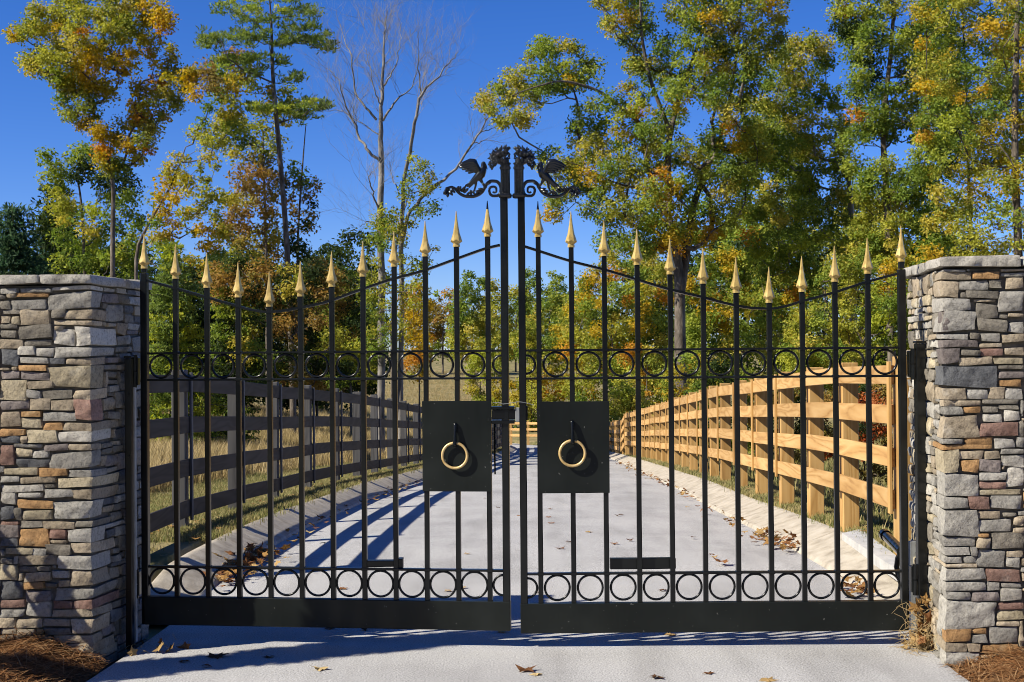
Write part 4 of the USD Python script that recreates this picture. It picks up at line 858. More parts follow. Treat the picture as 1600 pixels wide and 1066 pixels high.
# -- the bare tree in the middle, its limbs read off the photograph
def bare_tree():
    D = 38; m = D/FPX; r = np.random.default_rng(5)
    C3 = lambda L_: [(470+x/2.539, y/2.539) for x, y in L_]
    base = ground_under(597, D)
    t = thing('bare_tree', 'pale leafless tree with a long limb leaning towards the gate crest', 'tree', base)
    mb = MB()
    main = [((318, 1600), 11), ((318, 1066), 10), ((318, 640), 8), ((320, 480), 6), ((325, 330), 4.6), ((328, 200), 3), ((335, 120), 1.8), ((345, 40), .8)]
    L2 = [[((395, 1600), 8), ((395, 1066), 7), ((405, 760), 5.6), ((430, 600), 5), ((460, 450), 4.2), ((475, 380), 3.4), ((540, 315), 2.2), ((585, 255), 1.5), ((625, 205), .8)],
          [((396, 1010), 5.6), ((430, 850), 5), ((490, 775), 4.6), ((600, 685), 3.8), ((680, 570), 2.8), ((740, 475), 2), ((800, 420), 1), ((850, 390), .6)],
          [((315, 640), 4.5), ((270, 600), 3.8), ((230, 540), 3.4), ((212, 485), 2.6), ((175, 410), 1.9), ((150, 320), 1.2), ((100, 270), .6)],
          [((300, 475), 3.6), ((255, 420), 3), ((215, 365), 2.4), ((203, 240), 1.8), ((172, 160), 1.2), ((140, 40), .5)],
          [((325, 480), 3.6), ((375, 400), 2.6), ((435, 350), 1.5), ((470, 250), .9), ((505, 210), .5)], [((330, 340), 2.6), ((370, 270), 1.6), ((395, 170), .9), ((400, 90), .5)],
          [((475, 380), 2.4), ((470, 290), 1.6), ((465, 190), .9), ((470, 120), .5)], [((322, 420), 2.2), ((285, 340), 1.5), ((270, 250), .9), ((255, 190), .5)], [((210, 490), 1.8), ((160, 440), 1.2), ((100, 440), .6)],
          [((312, 850), 3), ((285, 760), 2), ((270, 710), 1.4), ((285, 680), .7)], [((310, 950), 2.4), ((280, 880), 1.5), ((235, 900), .8)], [((680, 575), 1.5), ((730, 560), 1), ((787, 565), .5)], [((705, 530), 1.5), ((760, 510), 1), ((830, 470), .5)],
          [((320, 540), 2), ((260, 500), 1.4), ((190, 450), .8), ((120, 300), .4)], [((405, 780), 2), ((360, 700), 1.2), ((350, 640), .6)]]
    tips = []
    for k, Ls in enumerate([main]+L2):
        q = C3([a for a, _ in Ls]); 
        if k in (0, 1): q[0] = (q[0][0], 640)
        pts = []; dd = 0
        for n, (x, y) in enumerate(q):
            dd += (0 if k == 0 else r.normal()*.35*(n > 0)); pts.append(P(x, y, D+dd))
        if k in (0, 1): pts[0][2] = base[2]
        pts = np.array(pts); s = np.arange(len(pts)); ss = np.linspace(0, len(pts)-1, len(pts)*4)
        pp = np.stack([PI(s, pts[:, a])(ss) for a in range(3)], 1); rr = np.interp(ss, s, [b for _, b in Ls])*m*.5*1.15
        pp[1:-1] += r.normal(size=pp[1:-1].shape)*.02
        mb.add(*tube(pp, rr, 7)); tips.append((pp, rr))
    part('trunk', mb.get(), m_bark_pale, t, smooth=True)
    tw = MB()
    def twig(p, d, L, rad, lev):
        n = 4; q = [p]; dd = d
        for k in range(n): dd = unit(dd + r.normal(size=3)*.16 + np.array([0, 0, .10])); q.append(q[-1]+dd*L/n)
        tw.add(*tube(q, np.linspace(rad, rad*.35, n+1), 3, False))
        if lev:
            for k in range(r.integers(3, 6)):
                i = r.integers(1, n+1); b = unit(np.cross(dd, r.normal(size=3))); twig(q[i], unit(dd*.75+b*.65+np.array([0, 0, .15])), L*r.uniform(.45, .7), rad*.55, lev-1)
    for k, (pp, rr) in enumerate(tips):
        n = len(pp); lo = .45 if k < 3 else .3
        for i in range(int(n*lo), n):
            for _ in range(1 if k else 2):
                tn = unit(pp[min(i+1, n-1)]-pp[i-1]); b = unit(np.cross(tn, r.normal(size=3)))
                twig(pp[i], unit(tn*.6+b*.75+np.array([0, 0, .3])), r.uniform(.6, 1.5), max(.003, min(.008, rr[i]*.35)), 2)
    part('twigs', tw.get(), m_bark_pale, t)
bare_tree()
tree('vine_tree', 'loose leafy green tree wrapped around the foot of the bare tree', 'tree', 37.4, [(612, 660), (612, 520), (618, 400), (640, 300)], [4, 3.4, 2.4, 1],
     [[(570, 470), (578, 380), (592, 340), (640, 330), (675, 330), (680, 390), (655, 440), (645, 520), (575, 560)], [(590, 380), (600, 280), (640, 240), (672, 270), (680, 330), (640, 350)]], [('green', 2.4), ('olive', 1.6), ('lime', .9), ('gold', .5)], s=23, leaf=5.4, seed=13, skip=.3, dens=.6)
tree('gold_sapling', 'small gold leaved sapling right of the vine covered trunk', 'tree', 60, [(655, 660), (655, 560), (654, 480)], [2.5, 2, 1], [[(632, 470), (655, 440), (672, 480), (668, 590), (640, 590)]], [('gold', 2), ('orange', .8), ('olive', 1)], s=20, leaf=5, seed=14, layers=3)
# -- far trees on the hill in the middle
far = [(692, 452, 40, 'far brown topped tree left of the gate centre', [('rust', 2.4), ('orange', .25), ('green', 1.6)], 190), (738, 428, 30, 'far pale green tree seen between the left plate and latch stile', [('olive', 2), ('green', 2)], 170), (772, 442, 26, 'far olive tree just left of the latch stile', [('olive', 2), ('gold', .5), ('green', 1)], 180),
       (806, 452, 24, 'far green tree in the gap between the leaves', [('green', 2), ('olive', 1)], 200), (858, 455, 34, 'far grey green tree below the pair of distant pines', [('rust', 1), ('green', 1.5), ('olive', 1)], 185), (905, 455, 38, 'far gold tree at the right end of the hilltop row', [('gold', .7), ('olive', 2.2), ('green', .6)], 165)]
for k, (x, yt, h, lab, pal, D) in enumerate(far):
    tree('far_tree', lab, 'tree', D, [(x, 640), (x, 530), (x+2, 480)], [3, 2.4, 1], [[(x-h, 520), (x-h*.8, yt+35), (x-h*.2, yt), (x+h*.5, yt+8), (x+h, yt+45), (x+h, 555), (x-h, 560)]], pal, s=17, leaf=5, seed=20+k, layers=3, skip=.05, group='trees on the far hill')
for k, (x, yt, h, lab) in enumerate(((828, 422, 19, 'distant pine top standing above the gap in the gate'), (869, 428, 17, 'distant pine top right of the first right hand spear'))):
    tree('far_pine', lab, 'tree', 230, [(x, 640), (x, 530), (x, 440)], [3, 2.4, 1], [[(x-h, 500), (x-h*.9, yt+24), (x-h*.3, yt), (x+h*.3, yt+3), (x+h, yt+22), (x+h*1.2, 500), (x, 555)]], [('pine', 1), ('green', 2)], s=12, leaf=4.6, seed=36+k, layers=3, skip=.0)
tree('roadside_tree', 'small yellow green tree at the bend seen beside the left plate', 'tree', 95, [(750, 680), (750, 620), (752, 570)], [2.4, 2, 1], [[(735, 600), (740, 550), (755, 535), (790, 560), (785, 640), (742, 625)]], [('olive', 2), ('lime', 1), ('gold', .8)], s=16, leaf=4.6, seed=30, layers=3)
tree('roadside_tree', 'bushy gold and orange tree at the bend seen right of the gate gap', 'tree', 90, [(830, 690), (830, 640), (832, 580)], [3, 2.4, 1], [[(797, 600), (805, 530), (835, 505), (880, 530), (890, 600), (880, 670), (800, 680)]], [('gold', .9), ('orange', .4), ('olive', 2.2), ('green', 1.4)], s=19, leaf=5, seed=31, layers=3)
def spear(x):
    o = ['first', 'second', 'third', 'fourth', 'fifth', 'sixth', 'seventh', 'eighth', 'ninth', 'tenth', 'eleventh', 'twelfth']
    if x < 200: return 'at the left edge of the photo' if x < 70 else ('above the left stone wall' if x < 132 else 'above the shaded end of the left wall')
    if x > 1430: return 'above the sunlit corner of the right wall' if x < 1500 else ('above the middle of the right wall' if x < 1560 else 'at the right edge of the photo')
    if x < 800: return f'behind the {o[int(np.clip(round((x-226)/48.8), 0, 11))]} left leaf spear from the hinge'
    return f'behind the {o[int(np.clip(round((x-842)/51.45), 0, 11))]} right leaf spear from the middle'
for k in range(20):
    r_ = np.random.default_rng(300+k); x = 40+k*58+r_.uniform(-14, 14); x = x if x < 620 else x+370
    if x > 1590: continue
    yt = 375+r_.uniform(-25, 25) if x < 620 else 330+r_.uniform(-60, 40)
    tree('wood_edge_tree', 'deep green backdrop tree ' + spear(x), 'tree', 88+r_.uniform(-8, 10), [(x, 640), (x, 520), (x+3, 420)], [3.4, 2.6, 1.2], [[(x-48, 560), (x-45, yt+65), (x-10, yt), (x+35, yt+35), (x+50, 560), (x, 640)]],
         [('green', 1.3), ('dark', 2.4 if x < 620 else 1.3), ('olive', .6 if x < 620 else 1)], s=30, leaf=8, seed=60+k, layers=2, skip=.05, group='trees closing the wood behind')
# -- right of the drive
def left_bough(tp, r):
    D, m = 35, 35/FPX; mb = MB()
    for Ls in ([(1040, 235, 8), (985, 180, 6), (925, 138, 4.5), (880, 127, 3.4), (840, 135, 2.4), (800, 150, 1.4)], [(1030, 300, 5), (960, 285, 3), (920, 265, 2), (880, 250, 1.2)], [(1045, 200, 7), (1010, 100, 5.5), (1002, 40, 4.5), (1000, -60, 3)], [(1005, 90, 3.2), (965, 40, 2), (935, 5, 1), (880, -20, .6)]):
        pts = np.array([P(x, y, D-.25*k) for k, (x, y, w) in enumerate(Ls)]); s = np.arange(len(pts)); ss = np.linspace(0, len(pts)-1, len(pts)*4)
        mb.add(*tube(np.stack([PI(s, pts[:, a])(ss) for a in range(3)], 1), np.interp(ss, s, [w for *_, w in Ls])*m*.5, 7))
    return mb.get()
def right_fork(tp, r):
    D, m = 35, 35/FPX; mb = MB(); mb.add(*arr(left_bough(tp, r)))
    for Ls in ([(1062, 470, 14), (1072, 400, 13), (1082, 330, 11), (1100, 275, 9), (1130, 200, 6), (1150, 90, 4), (1160, -30, 2)], [(1045, 330, 12), (1044, 240, 10), (1062, 150, 8), (1082, 95, 6), (1100, 30, 4), (1108, -70, 2)], [(1040, 335, 11), (1015, 270, 8), (1000, 200, 6), (975, 160, 4)], [(1095, 285, 6), (1140, 262, 4), (1185, 250, 2)]):
        pts = np.array([P(x, y, D+.2*k) for k, (x, y, w) in enumerate(Ls)]); s = np.arange(len(pts)); ss = np.linspace(0, len(pts)-1, len(pts)*4)
        mb.add(*tube(np.stack([PI(s, pts[:, a])(ss) for a in range(3)], 1), np.interp(ss, s, [w for *_, w in Ls])*m*.5, 8))
    return mb.get()
tree('big_oak', 'big spreading oak behind the right leaf, one bough reaching left over the crest', 'tree', 35, [(1068, 690), (1063, 560), (1062, 450), (1044, 340)], [21, 17, 15, 12],
     [[(900, 170), (945, 130), (1000, 95), (1040, 60), (1110, 55), (1170, 110), (1190, 210), (1180, 300), (1150, 350), (1105, 380), (1010, 400), (950, 385), (918, 330), (900, 250)], [(755, 150), (790, 122), (845, 62), (880, 62), (935, 100), (945, 140), (880, 130), (845, 155), (815, 195), (772, 195)],
      [(925, -60), (1000, -60), (1010, 40), (1000, 80), (955, 60), (935, 20)], [(1050, -70), (1230, -70), (1215, 80), (1170, 110), (1110, 60), (1060, 30)], [(846, 230), (895, 232), (905, 290), (870, 310), (850, 280)], [(852, 318), (885, 315), (880, 345), (858, 350)]],
     [('olive', 4), ('green', 2.6), ('gold', 1.0), ('orange', .32), ('lime', 1.4)], s=27, leaf=6, seed=40, skip=.14, dens=.95, layers=3, extra=right_fork, tip=.016)
tree('oak_sprig', 'thin orange leaved branch tip hanging in from the top of the photo', 'tree', 33, [(1010, 690), (1012, 560), (1000, -90), (900, -20)], [7, 6, 3, 1], [[(815, -40), (850, -40), (850, 14), (822, 14)]], [('orange', 1)], s=14, leaf=5, seed=41, layers=2, skip=.0) if False else None
tree('hardwood_tree', 'light green hardwood with a pale broken trunk right of the big oak', 'tree', 38, [(1334, 670), (1333, 480), (1330, 330), (1322, 250)], [12, 11, 9, 5],
     [[(1180, 190), (1205, 80), (1270, 50), (1305, 90), (1320, 160), (1330, 250), (1310, 300), (1250, 290), (1195, 260)], [(1165, 370), (1190, 300), (1260, 285), (1340, 300), (1350, 400), (1290, 430), (1200, 430)]], [('olive', 2.5), ('green', 2.5), ('lime', 1), ('orange', .25)], s=26, leaf=6, seed=42, skip=.12, bark=m_bark_pale, dens=1.05, layers=3)
tree('hardwood_tree', 'tall hardwood with a straight dark trunk behind the right hinge stile', 'tree', 34, [(1396, 680), (1391, 480), (1385, 300), (1380, 210), (1392, 80), (1402, -70)], [13, 11, 9.5, 8, 6, 3],
     [[(1290, -60), (1480, -60), (1490, 50), (1500, 150), (1490, 260), (1440, 300), (1425, 210), (1340, 190), (1325, 90)], [(1330, 200), (1380, 190), (1440, 290), (1480, 330), (1440, 400), (1340, 410), (1335, 290)]], [('olive', 2.5), ('green', 3), ('dark', .8), ('orange', .25), ('lime', .6)], s=27, leaf=6, seed=43, skip=.14, dens=1.1, layers=3)
tree('hardwood_tree', 'dense yellowing hardwood rising behind the right stone wall', 'tree', 30, [(1592, 690), (1592, 420), (1586, 250), (1588, 80), (1594, -80)], [13, 12, 10, 8, 4],
     [[(1440, 30), (1470, -60), (1720, -60), (1720, 500), (1500, 500), (1440, 400), (1470, 330), (1430, 250), (1445, 150)], [(1440, 400), (1720, 400), (1720, 620), (1440, 620)]], [('olive', 3.4), ('gold', 1.6), ('green', 1.6), ('orange', .2), ('lime', 1)], s=30, leaf=6.4, seed=44, skip=.10, dens=1.0)
tree('hardwood_tree', 'airy thin hardwood top left of the trunk at the right edge', 'tree', 36, [(1520, 690), (1518, 420), (1512, 240), (1506, 60), (1500, -60)], [6, 5, 4, 3, 1.5],
     [[(1425, 40), (1450, -60), (1600, -60), (1610, 120), (1590, 260), (1480, 280), (1432, 170)]], [('olive', 3), ('green', 2), ('gold', .6), ('lime', .8)], s=26, leaf=6, seed=50, skip=.22, dens=.8)
tree('hardwood_tree', 'dark green tree filling the gap between oak and pale trunk', 'tree', 46, [(1220, 670), (1218, 480), (1215, 330), (1212, 200)], [7, 6, 4, 2],
     [[(1130, 340), (1165, 220), (1200, 150), (1250, 230), (1265, 330), (1280, 470), (1150, 480)]], [('dark', 1.4), ('green', 2.4), ('olive', 1)], s=28, leaf=6.4, seed=45, skip=.08, layers=3)
tree('understory_tree', 'yellow and orange bushy tree between gate centre and the oak trunk', 'tree', 86, [(960, 690), (960, 600), (955, 520)], [4, 3.4, 1.6], [[(888, 540), (900, 450), (945, 400), (1010, 395), (1050, 430), (1055, 520), (1040, 600), (960, 650), (895, 640)]], [('olive', 3), ('gold', .9), ('orange', .25), ('green', 2), ('lime', 1)], s=26, leaf=5.6, seed=46, layers=3, skip=.06)
tree('understory_tree', 'mixed green and orange understory tree right of the oak trunk', 'tree', 40, [(1150, 690), (1150, 580), (1146, 490)], [4, 3.4, 1.6], [[(1060, 560), (1075, 440), (1120, 390), (1200, 410), (1250, 460), (1250, 580), (1160, 610), (1075, 610)]], [('olive', 2), ('green', 2.2), ('gold', .8), ('orange', .3), ('rust', .6)], s=26, leaf=5.6, seed=47, layers=3, skip=.1)
tree('understory_tree', 'yellow green understory tree low behind the right end of the gate', 'tree', 31, [(1330, 690), (1330, 590), (1326, 520)], [4, 3.4, 1.6], [[(1230, 570), (1245, 470), (1300, 420), (1400, 400), (1470, 440), (1470, 590), (1400, 640), (1280, 610)]], [('olive', 2.4), ('green', 1.4), ('lime', 1), ('gold', .8), ('red', .2)], s=26, leaf=5.6, seed=48, layers=3, skip=.1)
tree('dogwood_tree', 'small reddish dogwood by the pine fence left of the oak trunk', 'tree', 54, [(1010, 690), (1010, 620), (1012, 570)], [2.4, 2, 1], [[(965, 600), (985, 545), (1040, 540), (1060, 590), (1040, 640), (980, 650)]], [('red', .35), ('orange', .8), ('olive', 2.4)], s=20, leaf=5, seed=49, layers=2, skip=.15)
for k, (x, w, yt, D, lab, pal) in enumerate(((925, 40, 625, 84, 'green bush at the far end of the pine fence', [('green', 2), ('lime', 1)]), (985, 30, 612, 50, 'reddish bush behind the pine fence below the dogwood', [('red', .5), ('olive', 1.8), ('lime', .6)]), (1130, 56, 570, 28, 'dark bush behind the middle of the pine fence', [('dark', 1.5), ('green', 1.5), ('rust', .6)]),
                                 (1230, 62, 585, 18.5, 'leafy bush mixed with rust behind the pine fence', [('dark', 1), ('rust', 1.2), ('olive', 1)]), (1350, 70, 600, 13.5, 'rusty bush behind the near end of the pine fence', [('rust', 1.6), ('red', .5), ('dark', 1)]), (1080, 44, 560, 32, 'small olive bush at the foot of the big oak', [('olive', 1.5), ('gold', .8), ('green', 1)]))):
    tree('bush', lab, 'shrub', D, [(x, 700), (x, 660), (x+2, 620)], [1.6, 1.4, .8], [[(x-w, 700), (x-w*.9, yt+25), (x-w*.3, yt), (x+w*.5, yt+6), (x+w, yt+35), (x+w, 735), (x, 745)]], pal, s=24, leaf=5.5, seed=80+k, layers=2, skip=.05, group=None)
# -- slim evergreen and young tree outside the frame on the left; they throw the shadows across the apron
def slim():
    b = np.array([-4.25, 5.62, -.05]); r = np.random.default_rng(9)
    t = thing('slim_evergreen', 'slim columnar evergreen beside the drive, left of the gate wall', 'tree', b)
    part('trunk', tube([b, b+[0, 0, 2], b+[.02, 0, 3.9]], [.05, .035, .01], 7), m_bark, t)
    z = r.uniform(.1, 3.75, 620); an = r.uniform(0, 6.3, 620); rr = .135*np.clip((4.0-z)/.8, 0, 1)*r.random(620)**.3
    c = b + np.stack([np.cos(an)*rr, np.sin(an)*rr, z], 1)
    V, F, col = leaves(c, np.full(620, .085), np.full(620, 44), .06, palette([('dark', 1), ('green', 1)], c*100, r), r, aspect=.4)
    part('crown', (V, F), m_leaf, t, col=col)
    b = np.array([-3.40, 6.4, -.05])
    t = thing('bare_sapling', 'bare sapling in the pine straw left of the gate wall', 'tree', b); mb = MB()
    for Ls, w0, w1 in (([(0, 0, 0), (.01, .0, .6), (-.01, 0, 1.1), (.0, .0, 1.42)], .075, .025), ([(-.42, 0, 1.64), (-.285, .01, 1.50), (-.05, .0, 1.25), (.1, .0, 1.09), (.22, .0, .95)], .044, .036), ([(0, 0, 1.0), (-.2, .03, 1.3), (-.25, .03, 1.55)], .014, .006)):
        q = b+np.array(Ls); mb.add(*tube(q, np.linspace(w0, w1, len(q)), 7))
    part('trunk', mb.get(), m_bark, t, smooth=True)
slim()

# -- the wood across the public road behind the photographer: it hides the low sky and is mirrored in the black paint
def far_wood():
    r = np.random.default_rng(99); n = 620
    an = r.uniform(math.radians(150), math.radians(372), n); rad = r.uniform(27, 36, n); h = np.where(np.abs(an-math.radians(200)) < math.radians(38), 9.5, 14.)+1.5*np.sin(an*9)+r.normal(size=n)*.8
    c = np.stack([np.cos(an)*rad, np.sin(an)*rad*.95-1, np.clip(r.random(n)**.8*h, .5, None)], 1)
    V, F, col = leaves(c, np.full(n, 2.0), np.full(n, 60), .65, palette([('green', 2), ('olive', 1.5), ('dark', 2), ('rust', .5)], c*20, r), r)
    tag(part('roadside_wood', (V, F), m_leaf, None, col=col), 'mixed wood across the public road behind the photographer', 'woodland', None, 'stuff')
far_wood()

# ------------------------------------------------------------------ grass, straw, leaves
def tuft(path, n, h, w, spread, r, m):
    V, F = [], []
    for k in range(n):
        a = r.uniform(0, 6.3); p = np.array([r.normal()*spread, r.normal()*spread, -.01]); hh = h*r.uniform(.5, 1.2); lean = r.uniform(.1, .7)*hh; d = np.array([math.cos(a), math.sin(a), 0]); s = np.array([-d[1], d[0], 0])*w*.5
        q = [p, p+d*lean*.3+[0, 0, hh*.55], p+d*lean+[0, 0, hh]]; b = len(V)
        V += [q[0]-s, q[0]+s, q[1]-s*.8, q[1]+s*.8, q[2]]; F += [[b, b+1, b+3], [b, b+3, b+2], [b+2, b+3, b+4]]
    return usdkit.mesh(stage, path, (np.array(V), np.array(F)), m)
def instancer(name, label, cat, protos, pts, r, smin=.7, smax=1.3):
    path = numbered('/World', name); pi = UsdGeom.PointInstancer.Define(stage, path)
    paths = []
    for k, mk in enumerate(protos): pp = f'{path}/tuft_{k+1:03d}'; mk(pp); paths.append(Sdf.Path(pp))
    pi.CreatePrototypesRel().SetTargets(paths); n = len(pts)
    pi.CreateProtoIndicesAttr(Vt.IntArray.FromNumpy(r.integers(0, len(protos), n).astype(np.int32)))
    pi.CreatePositionsAttr(Vt.Vec3fArray.FromNumpy(np.asarray(pts, np.float32)))
    an = r.uniform(0, 2*np.pi, n)/2; q = np.zeros((n, 4)); q[:, 0] = np.cos(an); q[:, 3] = np.sin(an)
    pi.CreateOrientationsAttr(Vt.QuathArray([Gf.Quath(float(a), 0, 0, float(b)) for a, b in zip(q[:, 0], q[:, 3])]))
    s = r.uniform(smin, smax, n); pi.CreateScalesAttr(Vt.Vec3fArray.FromNumpy(np.stack([s, s, s], 1).astype(np.float32)))
    return tag(Node(path, np.zeros(3)), label, cat, None, 'stuff')
r = np.random.default_rng(21)
def scatter(n, x0f, x1f, ya, yb, power=1.0):
    y = ya+(yb-ya)*r.random(n)**power; a, b = x0f(y), x1f(y); x = a+(b-a)*r.random(n)
    return np.stack([x, y, ground_z(x, y)], 1)
pl = scatter(60000, lambda y: XL(np.clip(y, 7, 74))-2.6, lambda y: RL(y)-.36, 8.0, 60, 1.7)
pr_ = scatter(30000, lambda y: RR(y)+.47, lambda y: XR(np.clip(y, 7, 71))+1.6, 8.0, 60, 1.7)
lawn = np.vstack([pl, pr_]); lawn = lawn[meshkit.fbm(np.stack([lawn[:, 0]*1.6, lawn[:, 1]*1.1, 0*lawn[:, 0]], 1), 3) > .30]
instancer('lawn_grass', 'short dry green grass on the verges beside the kerbs', 'grass', [lambda p, k=k: tuft(p, 14, .055, .006, .055, np.random.default_rng(k), m_lawn) for k in range(4)], lawn, r)
fl = scatter(30000, lambda y: -4.2-y*.42, lambda y: XL(np.clip(y, 7, 74))-1.9, 8.5, 66, 1.5)
ff = scatter(9000, lambda y: -8-y*.1, lambda y: RL(np.clip(y, 0, 66))-2.5+.0*y, 60, 200, 1.3)
instancer('field_grass', 'tall straw coloured grass in the field beyond the dark fence', 'grass', [lambda p, k=k: tuft(p, 16, .33, .011, .11, np.random.default_rng(40+k), m_field) for k in range(4)], np.vstack([fl, ff]), r, .5, 1.3)
wr = scatter(6000, lambda y: XR(np.clip(y, 7, 71))+.3, lambda y: XR(np.clip(y, 7, 71))+6+y*.12, 8.5, 50, 1.4)
instancer('woodland_grass', 'ragged grass and weeds under the trees behind the pine fence', 'grass', [lambda p, k=k: tuft(p, 12, .26, .009, .10, np.random.default_rng(50+k), m_lawn) for k in range(3)], wr, r, .5, 1.3)
# pine straw beds at the feet of the walls
def straw(x0, x1, y0, y1, hump, label, seed):
    r = np.random.default_rng(seed); n = 40
    gx, gy = np.meshgrid(np.linspace(x0, x1, n), np.linspace(y0, y1, n), indexing='ij')
    def hz(x, y):
        e = np.minimum(np.minimum(x-x0, x1-x)/.35, (y-y0)/.6); e = np.clip(e, 0, 1)
        return -.03 + e*(.05+hump*np.clip((y-y0)/(y1-y0), 0, 1)**1.5) + e*.05*(meshkit.fbm(np.stack([x*4, y*4, 0*x], -1), 3, seed)-.5)
    V = np.stack([gx, gy, hz(gx, gy)], -1).reshape(-1, 3); i, j = np.meshgrid(np.arange(n-1), np.arange(n-1), indexing='ij')
    struct('straw_bed', (V, np.stack([i*n+j, (i+1)*n+j, (i+1)*n+j+1, i*n+j+1], -1).reshape(-1, 4)), m_mulch, label, smooth=True)
    k = 15000; x, y = r.uniform(x0+.03, x1-.03, k), y1-(y1-y0-.05)*r.random(k)**1.3; z = hz(x, y)
    p = np.stack([x, y, z+r.uniform(.002, .03, k)], 1); a = r.uniform(0, 6.3, k); d = np.stack([np.cos(a), np.sin(a), r.normal(size=k)*.16], 1); l = r.uniform(.05, .11, k)[:, None]
    s = np.stack([-np.sin(a), np.cos(a), 0*a], 1)*r.uniform(.0011, .002, k)[:, None]; up = np.array([0, 0, .004])
    V = np.stack([p-d*l-s, p-d*l+s, p+s*1.2+up, p-s*1.2+up, p+d*l+s*.5, p+d*l-s*.5], 1).reshape(-1, 3); b = np.arange(k)[:, None]*6
    F = np.stack([b+[[0, 1, 2]], b+[[0, 2, 3]], b+[[3, 2, 4]], b+[[3, 4, 5]]], 1).reshape(-1, 3)
    pal = np.array([(.30, .14, .055), (.22, .10, .04), (.36, .20, .09), (.42, .26, .13), (.12, .06, .03)]); col = np.repeat(pal[r.integers(0, 5, k)], 6, 0)
    tag(part('pine_straw', (V, F), m_dry, None, col=col), label.replace('bed of', 'loose needles of'), 'pine straw', None, 'stuff')
straw(-4.4, -2.16, 3.2, 6.83, .085, 'bed of russet pine straw at the foot of the left wall', 1)
straw(2.17, 4.4, 3.2, 6.55, .035, 'bed of russet pine straw at the foot of the right wall', 2)
# fallen leaves
def leafmesh(r, s):
    n = 15; an = np.linspace(0, 2*np.pi, n, endpoint=False); lob = .30+.70*np.abs(np.cos(2.5*an))**1.3; lob[0] *= 1.15
    ph = r.uniform(0, 6.3); x, y = np.cos(an+ph)*lob*s*.5, np.sin(an+ph)*lob*s*.5*.85
    cu = r.uniform(-.5, .9); z = .10*s + cu*(x*x+.6*y*y*r.uniform(-1, 1))/s + r.normal(size=n)*.04*s; z = z-z.min()+.002
    V = np.vstack([[[0, 0, z.mean()*.6+.004]], np.stack([x, y, z], 1)]); k = np.arange(n)
    return V, np.stack([np.zeros(n, int), 1+k, 1+(k+1) % n], 1)
LC = [(.30, .17, .06), (.42, .28, .12), (.16, .075, .035), (.24, .11, .045), (.11, .06, .035), (.50, .38, .19)]
def fallen(px, py, s, c, label, group=None, seed=0, z0=None):
    r = np.random.default_rng(seed); v = FPX*FW+(px-800)*RT-(py-533)*UP; ds = np.linspace(5, 70, 6500); i = np.argmax(CAM[2]+v[2]/v[1]*ds < ZR(ds)+.03*(ds > 9.5)); q = P(px, py, ds[i])
    V, F = leafmesh(r, s); n = part('fallen_leaf', (V+q, F), m_dry, None, col=np.tile(np.array(LC[c])*r.uniform(.85, 1.15), (len(V), 1))); tag(n, label, 'leaf', group)
for k, (x, y, s, c, lab) in enumerate(((500, 1047, .10, 5, 'pale yellow fallen leaf in front of the left gate leaf'), (338, 1027, .14, 4, 'largest dark curled leaf in the shade before the left gate leaf'), (420, 1028, .08, 4, 'dark leaf right of the largest curled leaf in the shade'), (287, 1035, .07, 2, 'brown leaf left of the largest curled leaf in the shade'),
        (322, 1043, .06, 2, 'small brown leaf below the largest curled leaf'), (822, 1049, .12, 2, 'dark red brown leaf lying before the gap in the gate'), (838, 1055, .08, 5, 'yellow leaf touching the red brown leaf before the gap'), (1048, 993, .085, 1, 'buff leaf at the foot of the right kick panel'), (1027, 1060, .09, 4, 'dark curled leaf at the bottom edge right of centre'),
        (785, 988, .10, 5, 'long pale leaf under the free end of the left leaf'), (1107, 1053, .07, 2, 'small dark leaf in the sun before the right leaf'), (1200, 1064, .10, 1, 'tan leaf cut by the bottom edge of the photo'), (570, 985, .08, 4, 'shaded leaf under the left kick panel'), (515, 983, .07, 4, 'curled leaf below the paler patch of the left kick panel'),
        (1128, 880, .14, 3, 'russet leaf lying in the sun behind the right leaf'), (1112, 868, .06, 2, 'small brown leaf just above the russet leaf'), (875, 858, .09, 2, 'dark leaf below the right knocker plate'), (1178, 848, .07, 4, 'dark leaf in the middle of the sunlit drive right'), (984, 845, .08, 4, 'brown leaf beside the sixth bar of the right leaf'), (700, 925, .07, 1, 'tan leaf seen through a lower ring of the left leaf'),
        (535, 921, .09, 3, 'red brown leaf in the fence shadow by the lower rings'), (505, 850, .08, 1, 'tan leaf in the fence shadow near the left kerb'), (455, 848, .11, 1, 'buff leaf against the left kerb'), (484, 833, .10, 5, 'pale leaf near the left kerb beyond the buff one'))):
    fallen(x, y, s, c, lab, seed=500+k)
r = np.random.default_rng(8)
for k in range(30):
    x, y = r.uniform(700, 1130), r.uniform(705, 930)
    if x > 950+ (y-705)*1.75 or x < 800-(y-705)*.9: continue
    fallen(x, y, r.uniform(.05, .09), int(r.choice([2, 4, 3, 1])), 'small dry leaf scattered on the sunlit drive behind the gate', 'dry leaves scattered on the sunlit drive', seed=600+k)
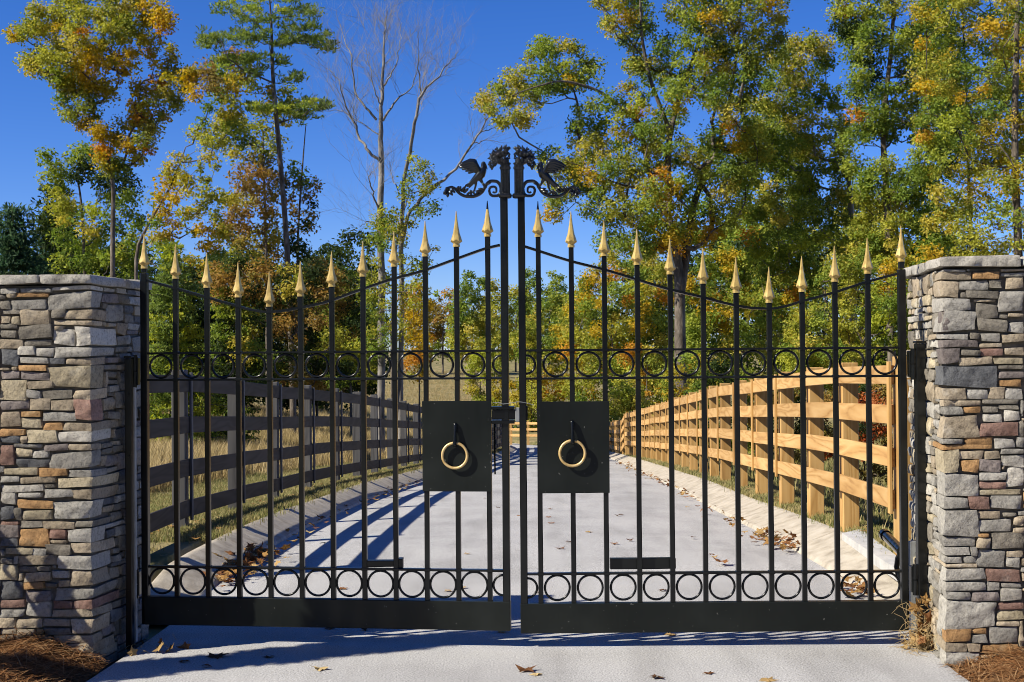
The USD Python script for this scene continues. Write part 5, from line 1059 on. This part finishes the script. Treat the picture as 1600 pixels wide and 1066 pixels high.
def litter(name, label, pts, n, s, seed, spread):
    r = np.random.default_rng(seed); mb = MB(); cols = []
    pts = np.asarray(pts, float); sg = r.random(n)*(len(pts)-1); i = sg.astype(int); f = (sg-i)[:, None]; c = pts[i]*(1-f)+pts[np.minimum(i+1, len(pts)-1)]*f
    c = c + r.normal(size=(n, 2))*spread
    for x, y in c:
        V, F = leafmesh(r, s*r.uniform(.7, 1.3)); tl = trimesh.transformations.rotation_matrix(r.normal()*.5, [r.normal(), r.normal(), .01])[:3, :3]; V = V@tl.T
        e = 0
        if x < RL(y): e = .3*(RL(y)-x)
        if x > RR(y): e = .25*(x-RR(y))
        V = V+[x, y, float(ZR(y))+.02+max(0, e)+r.uniform(0, .03)-V[:, 2].min()*1]; mb.add(V, F); cols.append(np.tile(np.array(LC[r.choice([0, 1, 2, 3, 3, 0])])*r.uniform(.8, 1.2), (len(V), 1)))
    tag(part(name, mb.get(), m_dry, None, col=np.vstack(cols)), label, 'leaves', None, 'stuff')
e1 = [(RL(y)+.06, y) for y in np.linspace(8.9, 10.6, 6)]; e2 = [(RL(y)+.1, y) for y in np.linspace(11, 24, 10)]
g1 = [(RR(y)-.06, y) for y in np.linspace(8.2, 8.7, 4)]; g2 = [(RR(y)-.10, y) for y in np.linspace(10.2, 11.4, 4)]; g3 = [(RR(y)-.09, y) for y in np.linspace(11.5, 36, 16)]
litter('leaf_litter', 'heap of rusty leaves drifted against the left kerb behind the gate', e1, 150, .085, 1, .085)
litter('leaf_litter', 'thin line of leaves along the far left kerb', e2, 60, .075, 2, .09)
litter('leaf_litter', 'leaves in the gutter seen through the last right rings', g1, 40, .08, 3, .05)
litter('leaf_litter', 'drift of brown leaves against the right kerb beyond the gate', g2, 60, .08, 4, .08)
litter('leaf_litter', 'straggling brown leaves along the far right kerb', g3, 170, .07, 5, .09)
gl = [(RL(y)-.6, y) for y in np.linspace(9, 30, 12)]; 
def verge_leaves(name, label, n, xf0, xf1, seed):
    r = np.random.default_rng(seed); mb = MB(); cols = []
    for k in range(n):
        y = 8.6+22*r.random()**1.8; x = xf0(y)+(xf1(y)-xf0(y))*r.random(); V, F = leafmesh(r, .075*r.uniform(.7, 1.3)); V = V+[x, y, float(ground_z(x, y))+.03]; mb.add(V, F); cols.append(np.tile(np.array(LC[r.choice([0, 1, 5, 3])])*r.uniform(.8, 1.2), (len(V), 1)))
    tag(part(name, mb.get(), m_dry, None, col=np.vstack(cols)), label, 'leaves', None, 'stuff')
verge_leaves('leaf_litter', 'leaves caught in the grass between left kerb and dark fence', 170, lambda y: float(XL(y))-.5, lambda y: float(RL(y))-.38, 11)
verge_leaves('leaf_litter', 'leaves caught in the grass below the pine fence', 200, lambda y: float(RR(y))+.5, lambda y: float(XR(y))+1.6, 12)
# dead weeds: at the foot of the sunlit wall, and a wisp by the left hinge
def weeds(label, c, n, h, w, seed, nl):
    r = np.random.default_rng(seed); t = thing('dead_weed', label, 'weed', c); mb = MB()
    for k in range(n):
        p = c+np.array([r.normal()*w*.45, r.normal()*w*.35, h*r.random()**1.4*.75 if k % 2 else 0]); d = unit(np.array([r.normal(), r.normal()*.6, abs(r.normal())*.9+.15])); q = [p]
        for i in range(5): d = unit(d+r.normal(size=3)*.45+np.array([0, 0, -.22*i*.5])); q.append(q[-1]+d*h*r.uniform(.10, .22))
        q = np.array(q); q[:, 2] = np.maximum(q[:, 2], .004); mb.add(*tube(q, np.linspace(.0017, .0007, 6), 4))
    V, F = mb.get(); part('stems', (V, F), m_dry, t, col=np.tile([.50, .37, .19], (len(V), 1)))
    mb = MB(); cols = []
    for k in range(nl):
        V, F = leafmesh(r, .075*r.uniform(.6, 1.3)); R_ = trimesh.transformations.random_rotation_matrix(r.random(3))[:3, :3]; V = (V-V.mean(0))@R_.T + c + [r.normal()*w*.5, r.normal()*w*.4, h*r.random()**1.3]
        mb.add(V, F); cols.append(np.tile(np.array(LC[r.choice([0, 1, 3, 0])])*r.uniform(.8, 1.2), (len(V), 1)))
    part('dead_leaves', mb.get(), m_dry, t, col=np.vstack(cols))
weeds('tangle of dead weeds and leaves at the foot of the sunlit wall', np.array([P(1440, 990, 6.9)[0], 6.88, .0]), 120, .27, .075, 1, 34)
weeds('low wisp of dead twigs in the shade by the left hinge stile', np.array([P(245, 985, 7.0)[0], 7.0, .0]), 16, .05, .2, 2, 5)
